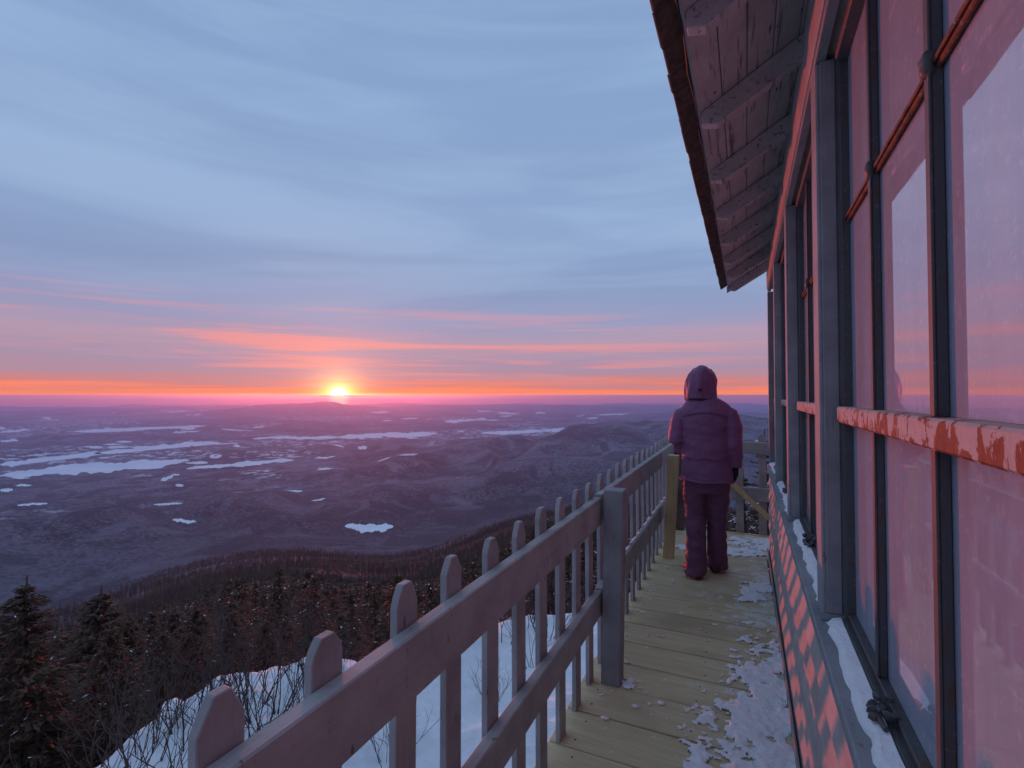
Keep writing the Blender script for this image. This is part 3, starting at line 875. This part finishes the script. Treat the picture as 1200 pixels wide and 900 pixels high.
def fuse(name, geo, voxel, mats, smooth_it=6, wrinkle=.0, wscale=(14, 14, 14), parent=None, matfn=None, wdir=None):
    me_ = me_from(name, geo.V, geo.F, mats)
    tmp = bpy.data.objects.new(name, me_); COL.objects.link(tmp)
    md = tmp.modifiers.new('r', 'REMESH'); md.mode = 'VOXEL'; md.voxel_size = voxel
    ms = tmp.modifiers.new('s', 'SMOOTH'); ms.iterations = smooth_it; ms.factor = .6
    dg = bpy.context.evaluated_depsgraph_get()
    me2 = bpy.data.meshes.new_from_object(tmp.evaluated_get(dg))
    bpy.data.objects.remove(tmp)
    bm = bmesh.new(); bm.from_mesh(me2); bm.normal_update()
    if wrinkle:
        for v in bm.verts:
            c = v.co
            n_ = mnoise.noise((c.x * wscale[0], c.y * wscale[1], c.z * wscale[2])) + .5 * mnoise.noise((c.x * wscale[0] * 2.3, c.y * wscale[1] * 2.3 + 5, c.z * wscale[2] * 2.3))
            v.co = c + v.normal * wrinkle * n_
    if matfn:
        for f in bm.faces: f.material_index = matfn(f.calc_center_median())
    bm.to_mesh(me2); bm.free()
    me2.materials.clear()
    for m in (mats if isinstance(mats, list) else [mats]): me2.materials.append(m)
    me2.polygons.foreach_set('use_smooth', [True] * len(me2.polygons))
    me2.name = name
    o = bpy.data.objects.new(name, me2); link(o, parent)
    return o
PO = Vector((-.265, 4.42, 0))
# body: one continuous skinned figure inside the clothes
sk = [  # name, pos (relative), radius, parent
    ('pelvis', (0, .02, .90), .12, None), ('belly', (0, .01, 1.08), .115, 0), ('chest', (0, .0, 1.27), .13, 1), ('neckb', (-.01, .0, 1.42), .06, 2), ('neck', (-.015, .015, 1.48), .052, 3),
    ('head0', (-.03, .035, 1.55), .075, 4), ('head1', (-.03, .035, 1.64), .075, 5),
    ('shl', (-.16, 0, 1.37), .055, 2), ('ell', (-.225, -.03, 1.11), .043, 7), ('wrl', (-.15, .2, 1.05), .03, 8), ('hdl', (-.12, .26, 1.05), .03, 9),
    ('shr', (.16, 0, 1.37), .055, 2), ('elr', (.205, -.02, 1.11), .043, 11), ('wrr', (.215, .03, .93), .03, 12), ('hdr', (.215, .04, .87), .03, 13),
    ('hipl', (-.09, .02, .86), .085, 0), ('knl', (-.08, .03, .48), .06, 15), ('anl', (-.075, -.08, .11), .042, 16), ('tol', (-.10, .07, .045), .04, 17),
    ('hipr', (.085, .03, .86), .085, 0), ('knr', (.075, .09, .48), .06, 19), ('anr', (.075, .14, .11), .042, 20), ('tor', (.09, .30, .045), .04, 21)]
bmb = bmesh.new(); vs = [bmb.verts.new(Vector(s_[1])) for s_ in sk]
for i_, s_ in enumerate(sk):
    if s_[3] is not None: bmb.edges.new((vs[i_], vs[s_[3]]))
meb = bpy.data.meshes.new('person'); bmb.to_mesh(meb); bmb.free()
tmp = bpy.data.objects.new('tmp', meb); COL.objects.link(tmp)
tmp.modifiers.new('k', 'SKIN'); tmp.modifiers.new('s', 'SUBSURF').levels = 2
tmp.data.skin_vertices[0].data[0].use_root = True
for i_, s_ in enumerate(sk): tmp.data.skin_vertices[0].data[i_].radius = (s_[2], s_[2])
bpy.context.view_layer.update()
me2 = bpy.data.meshes.new_from_object(tmp.evaluated_get(bpy.context.evaluated_depsgraph_get()))
bpy.data.objects.remove(tmp)
# face: nose, chin, brow and eye hollows pushed into the head
for v in me2.vertices:
    c = v.co
    if c.z > 1.5 and c.y > .06:
        dx_ = c.x + .03
        c.y += .028 * math.exp(-(dx_ / .014) ** 2 - ((c.z - 1.59) / .02) ** 2)
        c.y += .012 * math.exp(-(dx_ / .03) ** 2 - ((c.z - 1.525) / .018) ** 2)
        for e_ in (-.032, .032): c.y -= .010 * math.exp(-((dx_ - e_) / .014) ** 2 - ((c.z - 1.615) / .012) ** 2)
me2.name = 'person'; me2.materials.clear(); me2.materials.append(M['skin'])
me2.polygons.foreach_set('use_smooth', [True] * len(me2.polygons))
person = ob('person', me2, None, PO)
tag(person, 'person in a plum hooded jacket and snow trousers seen from behind on the walkway', 'person')
# trousers
G = Geo()
V_, F_ = loft([((0, .02, .68), (.165, 0, 0), (0, .12, 0)), ((0, .02, .80), (.175, 0, 0), (0, .13, 0)), ((0, .02, .93), (.165, 0, 0), (0, .12, 0))]); G.add(V_, F_)
V_, F_ = limb([(-.085, .02, .80), (-.09, .02, .66), (-.085, .03, .48), (-.08, -.03, .28), (-.075, -.085, .06), (-.075, -.087, .028)], [.10, .096, .082, .080, .086, .088]); G.add(V_, F_)
V_, F_ = limb([(.08, .03, .80), (.085, .05, .66), (.075, .09, .48), (.072, .11, .28), (.075, .135, .06), (.075, .135, .028)], [.10, .094, .080, .078, .080, .082]); G.add(V_, F_)
fuse('trousers', G, .009, M['pants'], 4, .010, (8, 8, 15), person)
# jacket with sleeves
G = Geo()
V_, F_ = loft([((.005, .02, .775), (.20, 0, 0), (0, .155, 0)), ((.005, .02, .86), (.20, 0, 0), (0, .155, 0)), ((.0, .015, 1.0), (.192, 0, 0), (0, .148, 0)), ((0, .005, 1.15), (.195, 0, 0), (0, .145, 0)), ((0, -.005, 1.28), (.205, 0, 0), (0, .145, 0)),
               ((0, -.005, 1.35), (.205, 0, 0), (0, .130, 0)), ((0, -.002, 1.395), (.18, 0, 0), (0, .115, 0)), ((-.005, .0, 1.43), (.145, 0, 0), (0, .105, 0)), ((-.015, .01, 1.47), (.095, 0, 0), (0, .095, 0))], 28); G.add(V_, F_)
V_, F_ = limb([(-.12, .0, 1.345), (-.178, -.01, 1.31), (-.215, -.02, 1.22), (-.225, -.03, 1.10), (-.21, .03, 1.045), (-.17, .16, 1.03), (-.13, .22, 1.04)], [.06, .076, .074, .067, .064, .056, .05]); G.add(V_, F_)
V_, F_ = limb([(.12, .0, 1.345), (.178, -.01, 1.31), (.21, -.02, 1.22), (.215, -.02, 1.08), (.222, .015, .94), (.222, .02, .895)], [.06, .076, .072, .063, .056, .05]); G.add(V_, F_)
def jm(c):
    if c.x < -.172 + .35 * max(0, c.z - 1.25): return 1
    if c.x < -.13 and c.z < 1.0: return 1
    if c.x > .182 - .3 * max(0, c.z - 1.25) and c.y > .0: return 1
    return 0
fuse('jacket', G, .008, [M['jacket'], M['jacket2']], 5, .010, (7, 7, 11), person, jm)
# hood: rounded, open at the front
G = Geo()
V_, F_ = loft([((-.035, .03, 1.41), (.105, 0, 0), (0, .10, 0)), ((-.04, .03, 1.455), (.130, 0, 0), (0, .132, 0)), ((-.04, .035, 1.53), (.127, 0, 0), (0, .140, 0)), ((-.035, .04, 1.60), (.124, 0, 0), (0, .142, .0)), ((-.033, .045, 1.66), (.106, 0, 0), (0, .128, 0)), ((-.03, .05, 1.70), (.074, 0, 0), (0, .095, 0)), ((-.03, .05, 1.722), (.03, 0, 0), (0, .04, 0))], 24); G.add(V_, F_)
hood = fuse('hood', G, .008, [M['jacket'], M['glove']], 4, .013, (15, 15, 5), person, lambda c: 0)
bm = bmesh.new(); bm.from_mesh(hood.data)
bmesh.ops.delete(bm, geom=[f for f in bm.faces if f.calc_center_median().y > .125 and 1.46 < f.calc_center_median().z < 1.68 and abs(f.calc_center_median().x + .035) < .085], context='FACES')
bm.to_mesh(hood.data); bm.free()
# hood seam and toggle
G = Geo()
V_, F_ = tube_geo([(-.15, .0, 1.452), (-.12, -.08, 1.447), (-.035, -.112, 1.444), (.05, -.08, 1.447), (.08, .0, 1.452)], .007, 6); G.add(V_, F_)
bm = bmesh.new(); bbox(bm, -.05, -.022, -.122, -.102, 1.512, 1.532, .003); G.add([tuple(v.co) for v in bm.verts], [tuple(v.index for v in f.verts) for f in bm.faces] if not bm.verts.index_update() else []); bm.free()
ob('hood_seam', G.mesh('hood_seam', M['glove']), person)
G = Geo()
V_, F_ = tube_geo([(.005 + .212 * math.cos(2 * math.pi * q / 32), .02 + .166 * math.sin(2 * math.pi * q / 32), .783 + .004 * math.sin(q)) for q in range(33)], .009, 6); G.add(V_, F_)
ob('jacket_hem', G.mesh('jacket_hem', M['jacket']), person)
# stitched seams across the shoulders and back
G = Geo()
def on_back(x, z): return (x, -.142 * math.sqrt(max(0, 1 - (x / .215) ** 2)) - .006 + (.03 if z > 1.36 else 0), z)
V_, F_ = tube_geo([on_back(-.17 + .34 * q / 16, 1.305 + .035 * math.cos((q / 16 - .5) * 3.1)) for q in range(17)], .0045, 5); G.add(V_, F_)
V_, F_ = tube_geo([on_back(-.19 + .38 * q / 16, .965 + .01 * math.sin(q)) for q in range(17)], .005, 5); G.add(V_, F_)
ob('jacket_seam', G.mesh('jacket_seam', M['pants']), person)
# gloves with five fingers each
def glove(wrist, down, side, fwd, nm):
    wv, dn, sd, fw = Vector(wrist), Vector(down).normalized(), Vector(side).normalized(), Vector(fwd).normalized()
    G_ = Geo()
    V1, F1 = loft([(wv - dn * .03, sd * .030, fw * .036), (wv, sd * .026, fw * .034), (wv + dn * .04, sd * .022, fw * .045), (wv + dn * .085, sd * .020, fw * .044)], 14); G_.add(V1, F1)
    for fi, (off, ln) in enumerate(((-.032, .062), (-.011, .072), (.011, .068), (.031, .055))):
        b0 = wv + dn * .078 + fw * off
        V1, F1 = tube_geo([b0, b0 + dn * ln * .4 + sd * .004, b0 + dn * ln * .75 + sd * .016, b0 + dn * ln * .92 + sd * .032], [.0125, .012, .011, .008], 8); G_.add(V1, F1)
    b0 = wv + dn * .03 + fw * .036
    V1, F1 = tube_geo([b0, b0 + dn * .025 + fw * .02, b0 + dn * .055 + fw * .024 + sd * .012], [.014, .013, .009], 8); G_.add(V1, F1)
    return fuse(nm, G_, .005, M['glove'], 2, 0, parent=person)
glove((.222, .025, .905), (0, .15, -1), (-1, 0, 0), (0, 1, .15), 'glove')
glove((-.13, .215, 1.04), (.75, .6, .1), (0, .3, -1), (.1, -.4, -.3), 'glove')
# boots
def boot(x, y, yaw, nm):
    G_ = Geo()
    V1, F1 = loft([((0, -.09, .03), (.04, 0, 0), (0, 0, .03)), ((0, -.06, .06), (.047, 0, 0), (0, 0, .058)), ((0, .02, .06), (.047, 0, 0), (0, 0, .056)), ((0, .10, .045), (.05, 0, 0), (0, 0, .04)), ((0, .16, .036), (.044, 0, 0), (0, 0, .03)), ((0, .19, .03), (.022, 0, 0), (0, 0, .018))], 16); G_.add(V1, F1)
    V1, F1 = limb([(0, -.03, .05), (0, -.02, .10), (0, -.02, .15)], [.046, .046, .046]); G_.add(V1, F1)
    b_ = fuse(nm, G_, .008, [M['boot'], M['sole']], 3, 0, parent=person, matfn=lambda c: 1 if c.z < .028 else 0)
    b_.location = (x, y, .004); b_.rotation_euler = (0, 0, yaw)
    return b_
boot(-.09, -.075, R(26), 'boot')
boot(.075, .15, R(-10), 'boot')

# ------------------------------------------------------------------ trees
def spruce_geo(h, r, whorls, per, sprays, seed, snow=.06, size=1.):
    rr = random.Random(seed)
    G_ = Geo()
    for w in range(whorls):
        f = (w + rr.uniform(-.3, .3)) / whorls
        f = min(max(f, 0.02), .99)
        z = h * (.06 + .93 * f)
        rad = r * (1 - f) ** .78 * rr.uniform(.75, 1.1) + .05
        a0 = rr.uniform(0, 6.28)
        for b in range(per):
            if rr.random() < .10: continue
            a = a0 + 6.283 * b / per + rr.uniform(-.35, .35)
            L = rad * rr.uniform(.7, 1.15)
            d = Vector((math.cos(a), math.sin(a), 0))
            bsn = snow * (3.2 if rr.random() < .3 else .08)
            droop = rr.uniform(.15, .4) * (1 - f) - .25 * f
            for s_ in range(sprays):
                u = (s_ + rr.random()) / sprays
                u = .15 + .85 * u
                c = Vector((0, 0, z)) + d * (L * u) + Vector((0, 0, -droop * L * u + .12 * L * u * u))
                side = Vector((-d.y, d.x, 0))
                c += side * rr.uniform(-.18, .18) * L * (1 - .4 * u)
                c.z += rr.uniform(-.04, .03)
                ln = size * rr.uniform(.10, .2) * (.6 + .5 * (1 - f)); wd = ln * rr.uniform(.28, .5)
                dir_ = (d * rr.uniform(.6, 1) + side * rr.uniform(-.8, .8) + Vector((0, 0, rr.uniform(-.5, .25)))).normalized()
                nrm = Vector((rr.uniform(-.6, .6), rr.uniform(-.6, .6), 1)).normalized()
                wv = dir_.cross(nrm).normalized()
                sn = rr.random() < bsn
                if sn: c.z += .02; ln *= .7; wd *= .55
                p = [c - dir_ * ln * .5, c + wv * wd * .5 + Vector((0, 0, -.1 * wd)), c + dir_ * ln * .6, c - wv * wd * .5 + Vector((0, 0, -.1 * wd))]
                G_.add([tuple(q) for q in p], [(0, 1, 2, 3)], 1 if sn else 0)
    # leader
    V1, F1 = tube_geo([(0, 0, h * .9), (0, 0, h * 1.02)], [.03, .008], 4); G_.add(V1, F1, 0)
    return G_
def trunk_geo(h, r):
    G_ = Geo()
    V1, F1 = tube_geo([(0, 0, -.8), (0, 0, 0), (.02, .01, h * .4), (-.01, .02, h * .75), (0, 0, h * .97)], [r * 1.2, r, r * .7, r * .4, r * .1], 7); G_.add(V1, F1)
    return G_
spr = []
for s_ in range(6):
    h = 4.0
    cm = spruce_geo(h, [1.05, 1.2, .95, 1.35, 1.1, 1.25][s_], 28, 9, 13, 60 + s_, [.025, .015, .04, .02, .07, .025][s_], 1.25).mesh('crown', [M['needle'], M['rime']])
    tm = trunk_geo(h, .07).mesh('trunk', M['bark'])
    spr.append((tm, cm))
near_spr = []
for s_ in range(3):
    cm = spruce_geo(4.0, [1.35, 1.2, 1.5][s_], 36, 12, 20, 160 + s_, .012, .95).mesh('crown', [M['needle'], M['rime']])
    near_spr.append((trunk_geo(4.0, .09).mesh('trunk', M['bark']), cm))
def plant(kind, x, y, sc_, label, group, sxy=None):
    e = empty('spruce_tree', (x, y, gz(x, y) - .1), random.uniform(0, 6.28))
    sx_ = sxy or sc_
    e.scale = (sx_, sx_, sc_)
    e.rotation_euler.x = random.uniform(-.05, .05); e.rotation_euler.y = random.uniform(-.05, .05)
    ob('trunk', kind[0], e); ob('crown', kind[1], e)
    tag(e, label, 'tree', group)
    return e
occupied = []
def tree_label(a, d, s_, k):
    form = ('dark', 'dark broad', 'narrow', 'very broad', 'snow flecked', 'dark bushy')[k]
    size = 'tall' if s_ > 1.15 else ('small' if s_ < .8 else 'middling')
    row = 'front row' if d < 18 else ('second row' if d < 28 else ('middle' if d < 42 else ('back' if d < 58 else 'far edge')))
    place = ('at the far left edge' if a < -66 else 'left of the bare shrubs' if a < -58 else 'behind the bare shrubs' if a < -51 else 'straight below the sun' if a < -40 else
             'above the nearest pickets' if a < -31 else 'behind the middle pickets' if a < -19 else 'behind the grey railing post' if a < -9 else 'beyond the person')
    return f'{size} {form} spruce in the {row} of the stand, {place}'
def free(x, y, d):
    for (a, b) in occupied:
        if (a - x) ** 2 + (b - y) ** 2 < d * d: return False
    occupied.append((x, y)); return True
# the big spruces at the left
for (a, d, s_, k_, lab) in ((-69, 9.2, 1.0, 0, 'big dark spruce at the far left edge, nearest of the stand'), (-62.5, 8.6, .7, 1, 'broad dark spruce low in the left corner beside the snow bank'),
                        (-64.5, 12, 1.05, 2, 'tall spruce behind the nearest one at the left edge'), (-57, 10.4, .74, 2, 'dark spruce left of the bare shrubs at the edge of the snow')):
    x_, y_ = pol(a, d); occupied.append((x_, y_))
    plant(near_spr[k_], x_, y_, s_, lab, 'spruces below the snowy summit')
for (a, d, s_, k_, lab) in ((-73, 10.5, .9, 1, 'dark spruce cut by the left frame edge'), (-66.5, 9.9, .74, 2, 'short wide spruce filling the left corner gap'), (-60, 10.0, .72, 0, 'dark spruce standing between the left corner and the shrubs'),
                        (-61.5, 11.6, .85, 1, 'second dark spruce back from the left snow edge'), (-54, 11.2, .72, 1, 'low dark spruce behind the first picket'), (-58, 12.8, .85, 2, 'wide spruce in the gap behind the left snow edge'), (-50.5, 11.4, .66, 0, 'low dark spruce directly behind the snow bank'), (-70, 12.6, 1.0, 2, 'spruce behind the leftmost ones at the frame edge')):
    x_, y_ = pol(a, d); occupied.append((x_, y_))
    plant(near_spr[k_], x_, y_, s_, lab, 'spruces below the snowy summit')
cnt = 0
tries = 0
while cnt < 250 and tries < 6000:
    tries += 1
    a = -76 + 98 * random.random() ** 1.3; d = 10.5 + 62 * random.random() ** 1.35
    if a > -33 and d < 15: continue
    if a > -8 and d < 22: continue
    x_, y_ = pol(a, d)
    if not free(x_, y_, .9 + d * .022): continue
    s_ = random.uniform(.65, 1.2) * (.85 if d < 16 else 1.0 + d / 160)
    plant(spr[cnt % 6], x_, y_, s_, tree_label(a, d, s_, cnt % 6), 'spruces below the snowy summit', s_ * random.uniform(.85, 1.15))
    cnt += 1
# rime-dusted spruces past the far end of the walkway
rime_crown = spruce_geo(4.0, .85, 26, 9, 10, 333, .40, 1.1).mesh('crown', [M['needle'], M['rime']])
for (x_, y_, s_, lab) in ((.40, 9.3, (.95 - gz(.40, 9.3)) / 4.0, 'rime covered spruce rising beside the cabin corner'), (.06, 8.7, (.35 - gz(.06, 8.7)) / 4.0, 'lower rime covered spruce behind the far railing'), (1.6, 9.8, .75, 'rime covered spruce hidden behind the cabin')):
    plant((spr[0][0], rime_crown), x_, y_, s_, lab, 'rime covered spruces beyond the far railing')

# forest further down the slope: uncountable, instanced
src = bpy.data.collections.new('forest_sources')
def hard_geo(seed):
    rr = random.Random(seed); G_ = Geo(); h = 6.
    V1, F1 = tube_geo([(0, 0, -.5), (0, 0, h * .5), (.1, 0, h)], [.10, .07, .02], 3); G_.add(V1, F1)
    for q in range(46):
        z = h * rr.uniform(.3, .95); a = rr.uniform(0, 6.28); L = rr.uniform(.6, 1.5) * (1.1 - .5 * z / h)
        p0 = Vector((0, 0, z)); p1 = p0 + Vector((math.cos(a) * L, math.sin(a) * L, L * rr.uniform(.5, 1.1)))
        V1, F1 = tube_geo([p0, p1], [.035, .012], 3); G_.add(V1, F1)
    return G_
for s_ in range(3):
    o = bpy.data.objects.new('conifer_source', spruce_geo(5.0, 1.25, 11, 6, 4, 500 + s_, .05, 3.0).mesh('c', [M['needle'], M['rime']])); src.objects.link(o)
for s_ in range(2):
    o = bpy.data.objects.new('hardwood_source', hard_geo(600 + s_).mesh('hw', M['twig'])); src.objects.link(o)
NF = 46000
aa = rng.uniform(-80, 30, NF); uu = rng.random(NF)
dd_ = 66 + 1500 * uu ** 1.55
fx, fy = dd_ * np.sin(np.radians(aa)), dd_ * np.cos(np.radians(aa))
dens = fbm(fx / 60, fy / 60, 3)
keep = dens > .36
fx, fy, dd_ = fx[keep], fy[keep], dd_[keep]
fz = height(fx, fy)
fme = bpy.data.meshes.new('forest'); fme.vertices.add(len(fx)); fme.vertices.foreach_set('co', np.stack([fx, fy, fz - .3], 1).ravel())
at = fme.attributes.new('size', 'FLOAT', 'POINT'); at.data.foreach_set('value', (rng.uniform(.7, 1.35, len(fx)) * (1 + dd_ / 1400)).astype(np.float32))
kind_n = fbm(fx / 90 + 40, fy / 90, 3) + rng.uniform(-.12, .12, len(fx)) - np.clip((dd_ - 160) / 900, 0, .12) * 1.0
ka = fme.attributes.new('kind_id', 'INT', 'POINT'); ka.data.foreach_set('value', np.where(kind_n > .36, rng.integers(0, 3, len(fx)), rng.integers(3, 5, len(fx))).astype(np.int32))
forest = ob('forest', fme); tag(forest, kind='stuff')
ng = bpy.data.node_groups.new('forest_scatter', 'GeometryNodeTree')
ng.interface.new_socket('Geometry', in_out='INPUT', socket_type='NodeSocketGeometry')
ng.interface.new_socket('Geometry', in_out='OUTPUT', socket_type='NodeSocketGeometry')
gi = ng.nodes.new('NodeGroupInput'); go = ng.nodes.new('NodeGroupOutput')
iop = ng.nodes.new('GeometryNodeInstanceOnPoints')
ci = ng.nodes.new('GeometryNodeCollectionInfo'); ci.inputs['Collection'].default_value = src; ci.inputs['Separate Children'].default_value = True; ci.inputs['Reset Children'].default_value = True
n_s = ng.nodes.new('GeometryNodeInputNamedAttribute'); n_s.data_type = 'FLOAT'; n_s.inputs['Name'].default_value = 'size'
n_k = ng.nodes.new('GeometryNodeInputNamedAttribute'); n_k.data_type = 'INT'; n_k.inputs['Name'].default_value = 'kind_id'
rv = ng.nodes.new('FunctionNodeRandomValue'); rv.data_type = 'FLOAT_VECTOR'; rv.inputs[0].default_value = (-.04, -.04, 0); rv.inputs[1].default_value = (.04, .04, 6.28)
lk_ = ng.links.new
lk_(gi.outputs[0], iop.inputs['Points']); lk_(ci.outputs[0], iop.inputs['Instance']); iop.inputs['Pick Instance'].default_value = True
lk_(n_k.outputs[0], iop.inputs['Instance Index']); lk_(rv.outputs[0], iop.inputs['Rotation']); lk_(n_s.outputs[0], iop.inputs['Scale'])
lk_(iop.outputs[0], go.inputs[0])
forest.modifiers.new('scatter', 'NODES').node_group = ng

# ------------------------------------------------------------------ bare shrubs and rocks at the edge of the snow
def shrub_geo(seed, h):
    rr = random.Random(seed); G_ = Geo()
    def grow(p, d, L, r, lev):
        pts = [p]; q = p
        for s_ in range(4):
            d = (d + Vector((rr.uniform(-.28, .28), rr.uniform(-.28, .28), rr.uniform(-.05, .22)))).normalized()
            q = q + d * L / 4; pts.append(q)
            if lev < 2 and s_ > 0 and rr.random() < .75:
                grow(q, (d + Vector((rr.uniform(-.9, .9), rr.uniform(-.9, .9), rr.uniform(0, .5)))).normalized(), L * rr.uniform(.4, .65), r * .62, lev + 1)
        V1, F1 = tube_geo(pts, [r, r * .85, r * .7, r * .55, r * .3], 4); G_.add(V1, F1)
    for s_ in range(rr.randint(7, 11)):
        a = rr.uniform(0, 6.28)
        grow(Vector((math.cos(a) * .12, math.sin(a) * .12, -.1)), Vector((math.cos(a) * .45, math.sin(a) * .45, 1)).normalized(), h * rr.uniform(.6, 1.05), .008, 0)
    return G_
shm = [shrub_geo(900 + q, 1.0).mesh('bare_shrub', M['twig']) for q in range(5)]
spots = [(-53.5, 5.2, .95), (-50.5, 5.6, 1.05), (-57.5, 5.4, .9), (-60.5, 5.0, .8), (-64, 5.2, .85), (-47.2, 5.9, .8), (-44, 6.4, .7), (-55, 6.3, .8), (-48.5, 6.6, .75), (-62, 6.2, .9), (-41, 7.2, .6), (-31, 6.6, .8), (-28.5, 7.0, .9), (-25.5, 6.5, .85), (-23, 7.3, .9), (-20.5, 6.8, .8), (-35, 7.0, .7), (-29.5, 8.0, .9), (-18, 7.5, .9), (-52, 4.7, .6), (-38, 4.6, .5), (-45.5, 5.3, .35), (-36.5, 5.6, .4), (-32.5, 5.9, .45), (-58.8, 6.1, .5), (-26.8, 5.4, .4), (-42.4, 6.8, .45), (-22, 6.0, .5), (-49, 5.0, .7), (-55.8, 4.9, .75), (-51.6, 6.0, .7), (-46.3, 6.3, .75), (-43, 5.6, .5), (-60.5, 5.7, .85), (-57, 5.9, .9)]
for q, (a, d, s_) in enumerate(spots):
    x_, y_ = pol(a, d)
    o = ob('bare_shrub', shm[q % 5], None, (x_, y_, gz(x_, y_)), (0, 0, q * 1.3)); o.scale = (s_, s_, s_)
    side = 'left of the railing' if a < -42 else 'seen between the pickets'
    col_ = ('left of the first picket' if a < -55 else 'between the first and second picket tops' if a < -42 else 'behind the nearest pickets' if a < -31 else 'left of the grey post')
    sz_ = 'tall' if s_ > .88 else 'mid sized' if s_ > .72 else 'low'
    tag(o, f'{sz_} leafless shrub {col_}, ' + ('close to deck' if d < 5.5 else 'out on the snow' if d < 6.55 else 'by the snow edge'), 'shrub', 'bare shrubs in the snow ' + side)
for q, (a, d, s_, lab) in enumerate(((-46.6, 7.3, .17, 'snow plastered boulder at the edge of the spruces'), (-43.6, 7.5, .12, 'smaller snow plastered boulder beside the pink lit hummock'), (-58.5, 6.9, .13, 'snow dusted rock under the left spruces'))):
    x_, y_ = pol(a, d)
    bm = bmesh.new(); bmesh.ops.create_icosphere(bm, subdivisions=4, radius=s_)
    for v in bm.verts:
        n_ = mnoise.fractal(v.co * 3.2 / s_ * .4 + Vector((q * 7, 0, 0)), 1., 2., 4)
        v.co *= 1 + .28 * n_
        v.co.z *= .85
    bm.normal_update()
    for f in bm.faces:
        f.material_index = 1 if f.normal.z + .5 * mnoise.noise(f.calc_center_median() * 9) > .0 else 0
    o = bm_obj('boulder', bm, [M['rock'], M['snow']], None, True, loc=(x_, y_, gz(x_, y_) + s_ * .3))
    tag(o, lab, 'boulder')
